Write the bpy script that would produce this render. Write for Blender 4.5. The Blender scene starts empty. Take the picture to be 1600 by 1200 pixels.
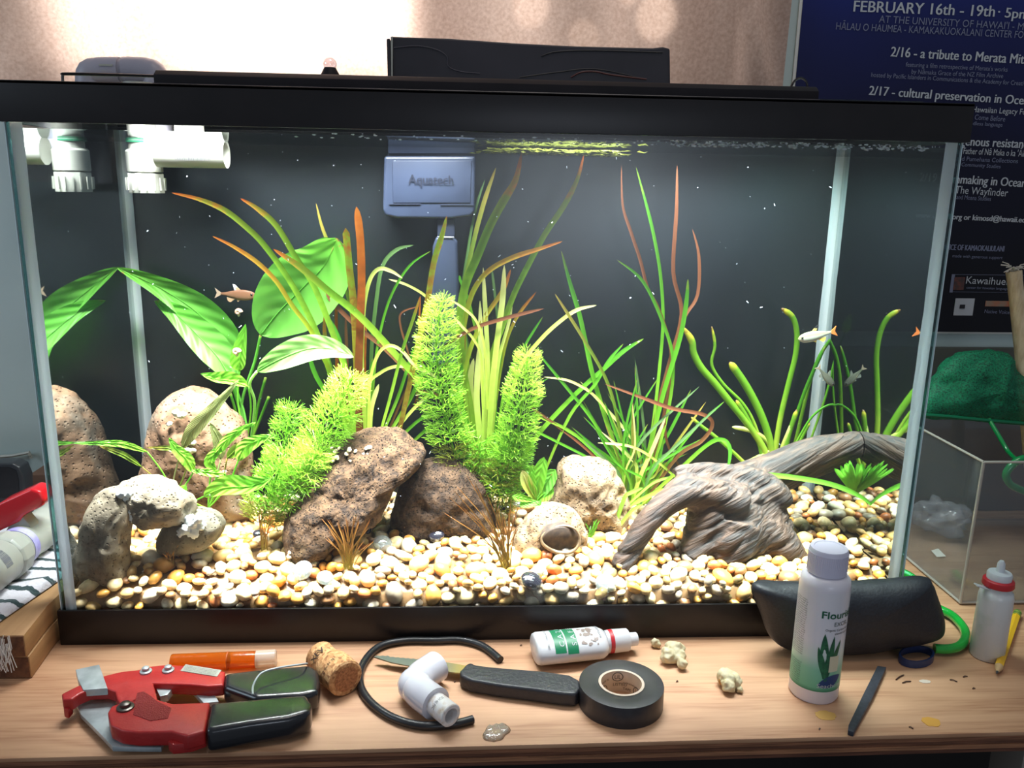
import bpy, bmesh, math, random
from mathutils import Vector, Matrix, noise
from math import pi, sin, cos, sqrt

random.seed(7)
sc = bpy.context.scene
COL = sc.collection
# ------------------------------------------------------------------ camera
CP = Vector((0.35467, -0.68953, 0.40403))
CR = Matrix(((0.9983758, -0.00481223, -0.05676803),
             (-0.05411592, 0.23141024, -0.97134997),
             (0.01781107, 0.97284436, 0.23077397)))
FPX = 1300.0
cam = bpy.data.cameras.new('camera'); camo = bpy.data.objects.new('camera', cam); COL.objects.link(camo)
camo.matrix_world = Matrix.Translation(CP) @ CR.to_4x4()
cam.sensor_width = 36; cam.lens = FPX / 1600 * 36; cam.clip_start = 0.01; cam.clip_end = 50
sc.camera = camo
# ------------------------------------------------------------------ light and exposure
sc.view_settings.view_transform = 'Standard'; sc.view_settings.look = 'None'
sc.view_settings.gamma = 1; sc.view_settings.use_curve_mapping = False
sc.view_settings.exposure = 0.0
sc.cycles.transparent_max_bounces = 40
sc.cycles.max_bounces = 10
sc.cycles.caustics_reflective = False; sc.cycles.caustics_refractive = False
world = bpy.data.worlds.new('room_ambient'); sc.world = world; world.use_nodes = True
world.node_tree.nodes['Background'].inputs[0].default_value = (0.76, 0.86, 1.0, 1)
world.node_tree.nodes['Background'].inputs[1].default_value = 0.20

def area(name, loc, target, sx, sy, power, color, glossy=True):
    l = bpy.data.lights.new(name, 'AREA'); l.shape = 'RECTANGLE'; l.size = sx; l.size_y = sy
    l.energy = power; l.color = color
    o = bpy.data.objects.new(name, l); COL.objects.link(o); o.location = loc
    o.rotation_euler = (Vector(target) - Vector(loc)).to_track_quat('-Z', 'Y').to_euler()
    return o
TANK_W, TANK_D, Z_BOT, Z_TOP, TANK_H = 0.762, 0.215, 0.0335, 0.4457, 0.476
WATER_Z = 0.4415
# tube of the aquarium hood, shining down into the water
lamp = area('aquarium_tube_light', (0.390, 0.050, 0.4790), (0.390, 0.085, 0), 0.70, 0.055, 9.0, (0.97, 0.98, 1.0)); lamp.data.spread = math.radians(56)
lamp2 = area('aquarium_tube_light', (0.385, 0.125, 0.4790), (0.385, 0.235, 0), 0.70, 0.05, 7.0, (0.97, 0.98, 1.0)); lamp2.data.spread = math.radians(105)
# window daylight behind the curtain
area('window_daylight', (0.115, 0.52, 0.70), (0.115, 0.35, 0.66), 0.20, 0.34, 7.0, (1, 0.97, 0.97))
area('window_daylight_soft', (0.55, 0.9, 1.0), (0.50, 0.385, 0.74), 0.9, 0.5, 4.6, (1, 0.90, 0.82))
# ceiling lamp of the room and the lamp behind the photographer (its soft reflection shows in the glass)
for i_, (tx, tz, an, en) in enumerate(((.578, .60, 5.0, 3.2), (.430, .606, 4.2, 2.6), (.492, .578, 3.6, 1.6), (.545, .625, 2.5, 2.0))):   # sun flecks between leaves outside
    sp_ = bpy.data.lights.new('sun_fleck', 'SPOT'); sp_.energy = en * 7; sp_.spot_size = math.radians(an); sp_.spot_blend = .6; sp_.color = (1, .93, .86); sp_.shadow_soft_size = .004
    so_ = bpy.data.objects.new('sun_fleck', sp_); COL.objects.link(so_); so_.location = (tx + .05, .95, tz + .28)
    so_.rotation_euler = (Vector((tx, .35, tz)) - so_.location).to_track_quat('-Z', 'Y').to_euler()
area('left_wall_fill', (-1.3, -.5, .8), (-.2, .3, .1), 0.6, 0.6, 4.6, (0.70, 0.86, 1.0))  # added fill light that lifts the left wall, no visible source
area('room_ceiling_lamp', (0.55, -0.35, 1.7), (0.4, -0.05, 0), 0.5, 0.5, 4.0, (1, 0.92, 0.84))
area('room_rear_lamp', (0.68, -1.75, 0.37), (0.40, 0.0, 0.35), 0.42, 0.24, 2.4, (0.78, 0.86, 1.0))

# ------------------------------------------------------------------ pixel helpers (1600x1200 frame)
def ray(x, y):
    return CR @ Vector(((x - 800) / FPX, -(y - 600) / FPX, -1))
def P(x, y, Y):            # point on the upright plane at depth Y
    d = ray(x, y); return CP + d * ((Y - CP.y) / d.y)
def G(x, y, z=0.0):        # point on the level plane at height z
    d = ray(x, y); return CP + d * ((z - CP.z) / d.z)
def SC(p):                 # metres per pixel at a point
    return (CR.transposed() @ (p - CP)).z * -1 / FPX
def C(r, g, b):            # sRGB 0-255 -> linear
    f = lambda c: (c / 255 / 12.92) if c <= 10 else ((c / 255 + .055) / 1.055) ** 2.4
    return (f(r), f(g), f(b), 1)

# ------------------------------------------------------------------ materials
MATS = {}
def newmat(name):
    m = bpy.data.materials.new(name); m.use_nodes = True
    nt = m.node_tree; b = nt.nodes['Principled BSDF']; return m, nt, b
def N(nt, t, **kw):
    n = nt.nodes.new(t)
    for k, v in kw.items(): setattr(n, k, v)
    return n
def ramp(nt, stops, fac=None, interp='LINEAR'):
    r = N(nt, 'ShaderNodeValToRGB'); e = r.color_ramp.elements; r.color_ramp.interpolation = interp
    while len(e) < len(stops): e.new(.5)
    for el, (p, c) in zip(e, stops): el.position = p; el.color = c
    if fac is not None: nt.links.new(fac, r.inputs[0])
    return r
def mat(name, c1, c2=None, rough=.5, metal=0, scale=20, bump=0, bscale=None, stretch=(1, 1, 1), spec=.5, coat=0, lo=.35, hi=.65, vor=0, detail=6, sub=0):
    """plain procedural surface: one colour, or two colours mixed by noise, with bump"""
    if name in MATS: return MATS[name]
    m, nt, b = newmat(name); L = nt.links.new
    b.inputs['Roughness'].default_value = rough; b.inputs['Metallic'].default_value = metal
    b.inputs['Specular IOR Level'].default_value = spec; b.inputs['Coat Weight'].default_value = coat
    b.inputs['Base Color'].default_value = c1
    tc = N(nt, 'ShaderNodeTexCoord'); mp = N(nt, 'ShaderNodeMapping'); mp.inputs['Scale'].default_value = stretch
    L(tc.outputs['Object'], mp.inputs[0])
    if c2 is not None:
        n = N(nt, 'ShaderNodeTexNoise'); n.inputs['Scale'].default_value = scale; n.inputs['Detail'].default_value = detail
        L(mp.outputs[0], n.inputs['Vector'])
        r = ramp(nt, [(lo, c1), (hi, c2)], n.outputs[0]); L(r.outputs[0], b.inputs['Base Color'])
    if bump:
        n2 = N(nt, 'ShaderNodeTexNoise'); n2.inputs['Scale'].default_value = bscale or scale; n2.inputs['Detail'].default_value = 8
        L(mp.outputs[0], n2.inputs['Vector'])
        bp = N(nt, 'ShaderNodeBump'); bp.inputs['Strength'].default_value = bump; bp.inputs['Distance'].default_value = .004
        h = n2.outputs[0]
        if vor:
            v = N(nt, 'ShaderNodeTexVoronoi'); v.inputs['Scale'].default_value = vor
            L(mp.outputs[0], v.inputs['Vector'])
            mm = N(nt, 'ShaderNodeMath', operation='ADD'); L(h, mm.inputs[0]); L(v.outputs[0], mm.inputs[1]); h = mm.outputs[0]
        L(h, bp.inputs['Height']); L(bp.outputs[0], b.inputs['Normal'])
    MATS[name] = m; return m
def leafmat(name, stops, trans=.45, rough=.35, noisy=.25, veins=0):
    """leaf: colour runs along the blade (attribute t), part diffuse and part translucent"""
    if name in MATS: return MATS[name]
    m, nt, b = newmat(name); L = nt.links.new
    at = N(nt, 'ShaderNodeAttribute'); at.attribute_name = 't'
    tc = N(nt, 'ShaderNodeTexCoord'); n = N(nt, 'ShaderNodeTexNoise'); n.inputs['Scale'].default_value = 130; n.inputs['Detail'].default_value = 3
    L(tc.outputs['Object'], n.inputs['Vector'])
    ma = N(nt, 'ShaderNodeMath', operation='MULTIPLY_ADD'); ma.inputs[1].default_value = noisy; L(n.outputs[0], ma.inputs[0])
    sb = N(nt, 'ShaderNodeMath', operation='SUBTRACT'); L(at.outputs['Fac'], sb.inputs[0]); sb.inputs[1].default_value = noisy * .5
    L(sb.outputs[0], ma.inputs[2])
    r = ramp(nt, stops, ma.outputs[0])
    tr = N(nt, 'ShaderNodeBsdfTranslucent'); mx = N(nt, 'ShaderNodeMixShader'); mx.inputs[0].default_value = trans
    L(r.outputs[0], b.inputs['Base Color']); L(r.outputs[0], tr.inputs[0])
    b.inputs['Roughness'].default_value = rough; b.inputs['Specular IOR Level'].default_value = .25
    if veins:
        a2 = N(nt, 'ShaderNodeAttribute'); a2.attribute_name = 'v'
        w = N(nt, 'ShaderNodeMath', operation='SINE'); k = N(nt, 'ShaderNodeMath', operation='MULTIPLY'); k.inputs[1].default_value = veins
        L(a2.outputs['Fac'], k.inputs[0]); L(k.outputs[0], w.inputs[0])
        bp = N(nt, 'ShaderNodeBump'); bp.inputs['Strength'].default_value = .5; bp.inputs['Distance'].default_value = .0008
        L(w.outputs[0], bp.inputs['Height']); L(bp.outputs[0], b.inputs['Normal']); L(bp.outputs[0], tr.inputs['Normal'])
    L(b.outputs[0], mx.inputs[1]); L(tr.outputs[0], mx.inputs[2])
    L(mx.outputs[0], nt.nodes['Material Output'].inputs[0])
    MATS[name] = m; return m
def clearmat(name, tint, gloss, rough=.02, haze=0, hazecol=(.8, .85, .9, 1)):
    """thin clear plastic or glass: see-through tint, Fresnel-weighted gloss, a little dust haze"""
    if name in MATS: return MATS[name]
    m, nt, b = newmat(name); L = nt.links.new; nt.nodes.remove(b)
    t = N(nt, 'ShaderNodeBsdfTransparent'); t.inputs[0].default_value = tint
    g = N(nt, 'ShaderNodeBsdfGlossy'); g.inputs['Roughness'].default_value = rough
    lw = N(nt, 'ShaderNodeLayerWeight'); lw.inputs[0].default_value = .5
    pw = N(nt, 'ShaderNodeMath', operation='POWER'); pw.inputs[1].default_value = 4; L(lw.outputs['Facing'], pw.inputs[0])
    ma = N(nt, 'ShaderNodeMath', operation='MULTIPLY_ADD'); ma.inputs[1].default_value = .8; ma.inputs[2].default_value = gloss; L(pw.outputs[0], ma.inputs[0])
    ma.use_clamp = True
    mx = N(nt, 'ShaderNodeMixShader'); L(ma.outputs[0], mx.inputs[0]); L(t.outputs[0], mx.inputs[1]); L(g.outputs[0], mx.inputs[2])
    out = mx.outputs[0]
    if haze:
        d = N(nt, 'ShaderNodeBsdfDiffuse'); d.inputs[0].default_value = hazecol
        m2 = N(nt, 'ShaderNodeMixShader'); m2.inputs[0].default_value = haze; L(out, m2.inputs[1]); L(d.outputs[0], m2.inputs[2]); out = m2.outputs[0]
    L(out, nt.nodes['Material Output'].inputs[0])
    MATS[name] = m; return m

# ------------------------------------------------------------------ geometry collector
def cr(pts, n, closed=False):
    """Catmull-Rom through tuples/Vectors, n samples per span"""
    pts = [tuple(p) for p in pts]; m = len(pts); out = []
    spans = m if closed else m - 1
    for i in range(spans):
        if closed: q = [pts[(i + k) % m] for k in (-1, 0, 1, 2)]
        else: q = [pts[max(0, min(m - 1, i + k))] for k in (-1, 0, 1, 2)]
        for j in range(n):
            t = j / n
            out.append(tuple(.5 * (2 * b + (c - a) * t + (2 * a - 5 * b + 4 * c - d) * t * t + (-a + 3 * b - 3 * c + d) * t ** 3) for a, b, c, d in zip(*q)))
    if not closed: out.append(pts[-1])
    return out
def frames(pts):
    pts = [Vector(p) for p in pts]; T = []
    for i in range(len(pts)):
        a = pts[max(0, i - 1)]; b = pts[min(len(pts) - 1, i + 1)]; T.append((b - a).normalized())
    up = Vector((0, 0, 1)) if abs(T[0].z) < .9 else Vector((0, 1, 0))
    n = T[0].cross(up).normalized(); res = []
    for i, t in enumerate(T):
        n = (n - t * n.dot(t)).normalized(); res.append((pts[i], t, n, t.cross(n)))
    return res
def facing(c, ax, up=None):   # angle about ax that faces the photographer
    ax = Vector(ax).normalized(); u = Vector(up) if up else Vector((1, 0, 0)); u = (u - ax * u.dot(ax)).normalized(); q = ax.cross(u); v = CP - Vector(c)
    return math.atan2(v.dot(q), v.dot(u))
class Geo:
    def __init__(s): s.v = []; s.f = []; s.t = []; s.vv = []; s.c = []; s.mi = []
    def add(s, v, f, t=None, vv=None, c=None, mi=0):
        b = len(s.v); s.v += [Vector(p) for p in v]; s.f += [tuple(b + i for i in q) for q in f]
        s.t += list(t) if t is not None else [0] * len(v)
        s.vv += list(vv) if vv is not None else [0] * len(v)
        s.c += [c] * len(v) if c is not None else [(1, 1, 1, 1)] * len(v)
        s.mi += [mi] * len(f)
        return s
    def box(s, lo, hi, M=None, mi=0):
        x0, y0, z0 = lo; x1, y1, z1 = hi
        v = [Vector(p) for p in [(x0, y0, z0), (x1, y0, z0), (x1, y1, z0), (x0, y1, z0), (x0, y0, z1), (x1, y0, z1), (x1, y1, z1), (x0, y1, z1)]]
        if M is not None: v = [M @ p for p in v]
        return s.add(v, [(0, 3, 2, 1), (4, 5, 6, 7), (0, 1, 5, 4), (1, 2, 6, 5), (2, 3, 7, 6), (3, 0, 4, 7)], mi=mi)
    def prism(s, top, down):
        n = len(top); top = [Vector(p) for p in top]; down = Vector(down)
        nz = sum(((top[i] - top[0]).cross(top[(i + 1) % n] - top[0]).dot(-down) for i in range(n)))
        if nz < 0: top = top[::-1]
        v = top + [p + down for p in top]
        f = [tuple(range(n)), tuple(range(2 * n - 1, n - 1, -1))] + [(i, n + i, n + (i + 1) % n, (i + 1) % n) for i in range(n)]
        return s.add(v, f)
    def tube(s, pts, rad, seg=10, caps=True, sq=1.0, tt=None):
        fr = frames(pts); n = len(fr); v = []; f = []
        R = rad if hasattr(rad, '__len__') else [rad] * n
        tv = []
        for i, (p, t, a, b) in enumerate(fr):
            for k in range(seg):
                an = 2 * pi * k / seg; v.append(p + a * cos(an) * R[i] + b * sin(an) * R[i] * sq); tv.append(i / (n - 1))
        for i in range(n - 1):
            for k in range(seg):
                k2 = (k + 1) % seg; f.append((i * seg + k, i * seg + k2, (i + 1) * seg + k2, (i + 1) * seg + k))
        if caps: f += [tuple(range(seg))[::-1], tuple(range((n - 1) * seg, n * seg))]
        return s.add(v, f, tv)
    def lathe(s, prof, base, axis=(0, 0, 1), seg=32, squash=None, closed=False, up=None):
        """prof: (radius, height); squash: (factor, direction) flattens the section"""
        base = Vector(base); ax = Vector(axis).normalized()
        u = Vector(up) if up else (Vector((0, 0, 1)) if abs(ax.z) < .9 else Vector((1, 0, 0)))
        u = (u - ax * u.dot(ax)).normalized(); w = ax.cross(u); k1 = squash if squash else 1
        v = []; f = []; n = len(prof)
        for r, h in prof:
            for k in range(seg):
                a = 2 * pi * k / seg; v.append(base + ax * h + u * cos(a) * r * k1 + w * sin(a) * r)
        for i in range(n - 1 if not closed else n):
            for k in range(seg):
                k2 = (k + 1) % seg; j = (i + 1) % n; f.append((i * seg + k, i * seg + k2, j * seg + k2, j * seg + k))
        if not closed:
            if prof[0][0] > 1e-6: f.append(tuple(range(seg))[::-1])
            if prof[-1][0] > 1e-6: f.append(tuple(range((n - 1) * seg, n * seg)))
        return s.add(v, f)
    def build(s, name, m, parent=None, bevel=0, smooth=True, ang=38, seg=2, attr=False, recalc=False):
        me = bpy.data.meshes.new(name)
        org = None; q_ = parent
        while q_ is not None: org = (org or Vector()) + q_.location; q_ = q_.parent
        if org is None:
            lo = Vector((min(p.x for p in s.v), min(p.y for p in s.v), min(p.z for p in s.v))); hi = Vector((max(p.x for p in s.v), max(p.y for p in s.v), max(p.z for p in s.v)))
            org = Vector(((lo.x + hi.x) / 2, (lo.y + hi.y) / 2, lo.z))
        me.from_pydata([p - org for p in s.v], [], s.f)
        if any(s.t): me.attributes.new('t', 'FLOAT', 'POINT').data.foreach_set('value', s.t)
        if any(s.vv): me.attributes.new('v', 'FLOAT', 'POINT').data.foreach_set('value', s.vv)
        if attr:
            me.color_attributes.new('col', 'FLOAT_COLOR', 'POINT').data.foreach_set('color', [x for c in s.c for x in c])
        ms = m if isinstance(m, (list, tuple)) else [m]
        for q in ms: me.materials.append(q)
        if len(ms) > 1: me.polygons.foreach_set('material_index', s.mi)
        if bevel or recalc or smooth:
            bm = bmesh.new(); bm.from_mesh(me)
            if recalc: bmesh.ops.recalc_face_normals(bm, faces=bm.faces)
            if bevel:
                es = [e for e in bm.edges if len(e.link_faces) == 2 and e.calc_face_angle(0) > math.radians(25)]
                bmesh.ops.bevel(bm, geom=es, offset=bevel, segments=seg, affect='EDGES', profile=.6, clamp_overlap=True)
            if smooth:
                for q in bm.faces: q.smooth = True
                for e in bm.edges:
                    if len(e.link_faces) == 2 and e.calc_face_angle(0) > math.radians(ang): e.smooth = False
            bm.to_mesh(me); bm.free()
        o = bpy.data.objects.new(name, me); COL.objects.link(o)
        if parent is not None:
            o.parent = parent
        else: o.location = org
        if parent is None: WORLD(o)
        return o
def WORLD(o):
    o.matrix_world = Matrix.Translation(o.location)
def tag(o, label=None, cat=None, group=None, kind=None):
    if label: o['label'] = label
    if cat: o['category'] = cat
    if group: o['group'] = group
    if kind: o['kind'] = kind
    return o
def thing(name, label, cat, loc, group=None):
    o = bpy.data.objects.new(name, None); COL.objects.link(o); o.location = Vector(loc); o.empty_display_size = .01
    WORLD(o); return tag(o, label, cat, group)

_txt = {}
def text2d(s):
    """lettering outline as flat mesh, unit cap height: verts (x,y), faces, width"""
    if s in _txt: return _txt[s]
    cu = bpy.data.curves.new('lettering', 'FONT'); cu.body = s; cu.size = 1; cu.resolution_u = 3
    o = bpy.data.objects.new('lettering', cu); COL.objects.link(o)
    bpy.context.view_layer.update()
    me = bpy.data.meshes.new_from_object(o.evaluated_get(bpy.context.evaluated_depsgraph_get()))
    v = [(p.co.x, p.co.y) for p in me.vertices]; f = [tuple(p.vertices) for p in me.polygons]
    bpy.data.objects.remove(o); bpy.data.curves.remove(cu); bpy.data.meshes.remove(me)
    x0 = min(p[0] for p in v); x1 = max(p[0] for p in v)
    v = [((a - x0), b / .73) for a, b in v]
    _txt[s] = (v, f, x1 - x0); return _txt[s]
def text_geo(g, s, O, U, V, width, cap, bold=0, slant=0):
    """write s from O along unit U, letters up along V"""
    v, f, w = text2d(s); k = width / w
    NN = U.cross(V).normalized()
    for j_, off in enumerate([0] if not bold else [0, bold * .5, bold]):
        g.add([Vector(O) + NN * (.00005 * j_) + U * ((a * k) + off + slant * b * cap) + V * (b * cap) for a, b in v], f)
    return g
def text_wrap(g, s, base, r, a0, z0, width, cap, axis=None, up=None, sgn=1):
    """write s round a cylinder of radius r about base/axis: from angle a0 and height z0"""
    v, f, w = text2d(s); k = width / w
    ax = Vector(axis).normalized() if axis else Vector((0, 0, 1))
    u = Vector(up) if up else Vector((1, 0, 0)); u = (u - ax * u.dot(ax)).normalized(); q = ax.cross(u)
    out = []
    for a, b in v:
        an = a0 + sgn * a * k / r; out.append(Vector(base) + ax * (z0 + b * cap) + (u * cos(an) + q * sin(an)) * r)
    g.add(out, f); return g
# ================================================================== room
M_wall = mat('mint_paint', C(196, 214, 212), C(186, 205, 204), scale=6, rough=.6)
g = Geo(); WY = 0.385
# back wall with a window opening behind the curtain
wx0, wx1, wz0, wz1 = -0.12, 0.66, 0.52, 1.25
for lo, hi in (((-1.2, WY, -.75), (2.2, WY + .06, wz0)), ((-1.2, WY, wz1), (2.2, WY + .06, 1.6)), ((-1.2, WY, wz0), (wx0, WY + .06, wz1)), ((wx1, WY, wz0), (2.2, WY + .06, wz1))):
    g.box(lo, hi)
tag(g.build('wall_back', M_wall), kind='structure')
g = Geo(); t = .022
for lo, hi in (((wx0, WY + .02, wz0), (wx1, WY + .045, wz0 + t)), ((wx0, WY + .02, wz1 - t), (wx1, WY + .045, wz1)), ((wx0, WY + .02, wz0), (wx0 + t, WY + .045, wz1)), ((wx1 - t, WY + .02, wz0), (wx1, WY + .045, wz1)), ((.26, WY + .02, wz0), (.28, WY + .045, wz1))):
    g.box(lo, hi)
wf = tag(g.build('window_1', mat('window_white', C(225, 225, 220), rough=.5), bevel=.002), kind='structure')
g = Geo().box((wx0 + t, WY + .03, wz0 + t), (wx1 - t, WY + .034, wz1 - t)); g.build('pane', clearmat('window_glass', (.96, .98, .97, 1), .03), wf)
tag(Geo().box((-1.2, -1.2, -.78), (2.2, WY, -.75)).build('floor', mat('dark_floor', C(45, 40, 38), C(60, 52, 47), scale=5)), kind='structure')

# dark board that stands behind the bench on the right and on the left
M_dark = mat('dark_board', C(62, 54, 52), C(52, 46, 46), scale=9, rough=.6)
p0 = P(1440, 560, .372)
o = Geo().box((.80, .366, -.05), (1.5, .378, .205)).build('backboard', mat('grey_green_board', C(84, 86, 78), C(74, 76, 70), scale=8, rough=.6), bevel=.001)
tag(o, 'grey green board standing behind the bench under the poster', 'board')
o = Geo().box((.84, .30, 0.001), (1.5, .345, .135)).build('bench_box', M_dark, bevel=.002)
tag(o, 'dark brown box on the bench behind the clear plastic box', 'box')

# curtain ---------------------------------------------------------
m, nt, b = newmat('curtain_cloth'); L = nt.links.new
tc = N(nt, 'ShaderNodeTexCoord'); nz = N(nt, 'ShaderNodeTexNoise'); nz.inputs['Scale'].default_value = 260; nz.inputs['Detail'].default_value = 4
L(tc.outputs['Object'], nz.inputs['Vector'])
r = ramp(nt, [(.3, C(205, 172, 156)), (.7, C(228, 200, 186))], nz.outputs[0])
tr = N(nt, 'ShaderNodeBsdfTranslucent'); df = N(nt, 'ShaderNodeBsdfDiffuse'); mx = N(nt, 'ShaderNodeMixShader'); mx.inputs[0].default_value = .5
L(r.outputs[0], tr.inputs[0]); L(r.outputs[0], df.inputs[0]); L(df.outputs[0], mx.inputs[1]); L(tr.outputs[0], mx.inputs[2]); L(mx.outputs[0], nt.nodes['Material Output'].inputs[0])
M_curtain = m
def cloth_sheet(x0, x1, z0, z1, fn, nx=240, nzz=30):
    v = []; f = []
    for j in range(nzz + 1):
        for i in range(nx + 1):
            x = x0 + (x1 - x0) * i / nx; z = z0 + (z1 - z0) * j / nzz; v.append(fn(x, z))
    for j in range(nzz):
        for i in range(nx):
            a = j * (nx + 1) + i; f.append((a, a + 1, a + nx + 2, a + nx + 1))
    return v, f
def curt(x, z):
    fold = 0.010 * sin(x * 46 + 1.5 * noise.noise(Vector((x * 3, 0, z * 1.5)))) + .012 * noise.noise(Vector((x * 12, 1, z * 2)))
    k = math.exp(-((x - .655 - (z - .6) * -.12) / .035) ** 2) * .018 + math.exp(-((x - .69 - (z - .6) * -.3) / .012) ** 2) * .016
    k += math.exp(-((x - .57) / .018) ** 2) * .008
    xl = -.175 - (z - .5) * .12
    xx = xl + (x + .175) / (.175 + .735) * (.737 + .012 * (z - .5) - xl + .02 * (z - .55))
    return Vector((xx, .350 + fold - k, z))
v, f = cloth_sheet(-.175, .735, .40, 1.3, curt)
tag(Geo().add(v, f).build('curtain', M_curtain, ang=180), 'backlit beige curtain hanging behind the aquarium', 'curtain')

# poster ----------------------------------------------------------
PY = .380
pl = lambda x, y: P(x, y, PY - .0025)
m, nt, b = newmat('poster_print'); L = nt.links.new
tc = N(nt, 'ShaderNodeTexCoord'); sx = N(nt, 'ShaderNodeSeparateXYZ'); L(tc.outputs['Object'], sx.inputs[0])
nz = N(nt, 'ShaderNodeTexNoise'); nz.inputs['Scale'].default_value = 5; L(tc.outputs['Object'], nz.inputs['Vector'])
ad = N(nt, 'ShaderNodeMath', operation='MULTIPLY_ADD'); ad.inputs[1].default_value = .12; L(nz.outputs[0], ad.inputs[0]); L(sx.outputs['Z'], ad.inputs[2])
r = ramp(nt, [(.14, C(12, 12, 22)), (.30, C(18, 18, 44)), (.44, C(28, 34, 88)), (.56, C(36, 52, 138))], ad.outputs[0])
L(r.outputs[0], b.inputs['Base Color']); b.inputs['Roughness'].default_value = .35; b.inputs['Specular IOR Level'].default_value = .3
tl = P(1257, -30, PY); bl = P(1243, 125, PY); br = P(1465, 518, PY)
zt, zb = P(1400, -60, PY).z, br.z
xl = (tl.x + bl.x) / 2
root = thing('event_poster', 'dark blue film event poster with white lettering on the mint wall', 'poster', (xl + .2, PY, zb))
g = Geo().box((xl - .0035, PY, zb - .0025), (1.16, PY + .0015, zt)); g.build('white_margin', mat('paper_white', C(225, 228, 222), rough=.6), root)
g = Geo().box((xl, PY - .0015, zb), (1.16, PY - .0002, zt)); g.build('printed_sheet', m, root)
M_ink = mat('poster_ink', C(190, 195, 200), rough=.5); M_ink2 = mat('poster_ink_dim', C(120, 125, 150), rough=.5)
lines = [  # text, start px, end px, cap px, bold, dim
 ('FEBRUARY 16th - 19th', (1333, 18), (1553, 26), 17, 1, 0), ('· 5pm', (1558, 26), (1606, 30), 15, 1, 0),
 ("AT THE UNIVERSITY OF HAWAI'I - MĀNOA", (1373, 35), (1640, 49), 11, 0, 1),
 ('HĀLAU O HAUMEA - KAMAKAKŪOKALANI CENTER FOR', (1306, 46), (1606, 60), 11, 0, 1),
 ('2/16 - a tribute to Merata Mita', (1391, 88), (1606, 100), 15, 1, 0),
 ('featuring a film retrospective of Merata\'s works', (1415, 104), (1574, 112), 7, 0, 1),
 ('by Nāmaka Grace of the NZ Film Archive', (1424, 115), (1567, 122), 7, 0, 1),
 ('hosted by Pacific Islanders in Communications & the Academy for Creative', (1361, 120), (1606, 134), 7, 0, 1),
 ('2/17 - cultural preservation in Oceania', (1357, 148), (1625, 165), 14, 1, 0),
 ('Hawaiian Legacy Foundation', (1519, 175), (1640, 181), 9, 0, 0),
 ('to Come Before', (1512, 186), (1570, 190), 8, 0, 1), ('endless language', (1512, 195), (1566, 198), 6, 0, 1),
 ('2/18 - indigenous resistance', (1436, 224), (1612, 232), 14, 1, 0),
 ('Noho Hewa / Father of Nā Maka o ka ʻĀina', (1455, 238), (1606, 245), 10, 0, 0),
 ('filmmaker and Pumehana Collections', (1455, 249), (1590, 255), 7, 0, 1), ('for Community Studies', (1490, 259), (1563, 263), 6, 0, 1),
 ('2/19 - filmmaking in Oceania', (1436, 283), (1612, 293), 14, 1, 0), ('with The Wayfinder', (1464, 300), (1574, 307), 12, 0, 0),
 ('and Moana Studies', (1494, 311), (1548, 314), 7, 0, 1),
 ('www.uhnisff.org or kimosd@hawaii.edu', (1430, 340), (1606, 348), 9, 1, 0),
 ('OFFICE OF KAMAOKALIULANI', (1470, 390), (1568, 393), 9, 1, 1), ('made with generous support', (1488, 402), (1566, 405), 5, 0, 1),
 ('Kawaihuelani', (1509, 443), (1592, 446), 12, 0, 0), ('center for hawaiian language', (1510, 451), (1575, 453), 4, 0, 1),
 ('Native Voices', (1538, 489), (1580, 491), 6, 0, 1)]
g1, g2 = Geo(), Geo()
for s, a, b2, cap, bold, dim in lines:
    A, B = pl(*a), pl(*b2); U = (B - A).normalized(); V = Vector((0, 1, 0)).cross(U) * -1
    if V.z < 0: V = -V
    gl_ = Geo(); k = SC(A); text_geo(gl_, s, A, U, V, (B - A).length, cap * k, bold=.0006 if bold else 0)
    gl_.build('text_line', M_ink2 if dim else M_ink, root, smooth=False)
g = Geo(); 
def pxrect(g, x0, y0, x1, y1, Y, th=.0006):
    a, c = P(x0, y0, Y), P(x1, y1, Y); g.box((a.x, Y - th, c.z), (c.x, Y, a.z))
pxrect(g, 1493, 466, 1519, 493, PY - .0016); g.build('white_logo', M_ink, root)
g = Geo(); pxrect(g, 1500, 476, 1507, 482, PY - .0024); g.build('logo_mark', mat('ink_black', C(20, 20, 25)), root)
g = Geo(); pxrect(g, 1540, 470, 1582, 479, PY - .0016); g.build('orange_logo', mat('logo_tan', C(150, 130, 110), C(190, 90, 40), scale=60), root)
g = Geo()
for q in ((1487, 429, 1600, 430), (1487, 456, 1600, 457), (1487, 429, 1488, 457)): pxrect(g, *q, PY - .0016)
g.build('logo_border', M_ink2, root)
g = Geo(); pxrect(g, 1491, 433, 1505, 453, PY - .0016); g.build('logo_portrait', mat('logo_brown', C(110, 60, 50), C(60, 50, 50), scale=200), root)

# ================================================================== bench
A, B = G(-60, 1187), G(1660, 1142)
m, nt, b = newmat('pine_ply'); L = nt.links.new
tc = N(nt, 'ShaderNodeTexCoord'); mp = N(nt, 'ShaderNodeMapping'); mp.inputs['Scale'].default_value = (1.0, 9, 9); mp.inputs['Rotation'].default_value = (0, 0, .02); L(tc.outputs['Object'], mp.inputs[0])
n1 = N(nt, 'ShaderNodeTexNoise'); n1.inputs['Scale'].default_value = 3.2; n1.inputs['Detail'].default_value = 3; n1.inputs['Distortion'].default_value = 1.4; L(mp.outputs[0], n1.inputs['Vector'])
mp2 = N(nt, 'ShaderNodeMapping'); mp2.inputs['Scale'].default_value = (4, 90, 90); L(tc.outputs['Object'], mp2.inputs[0])
n2 = N(nt, 'ShaderNodeTexNoise'); n2.inputs['Scale'].default_value = 5; n2.inputs['Detail'].default_value = 5; L(mp2.outputs[0], n2.inputs['Vector'])
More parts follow.
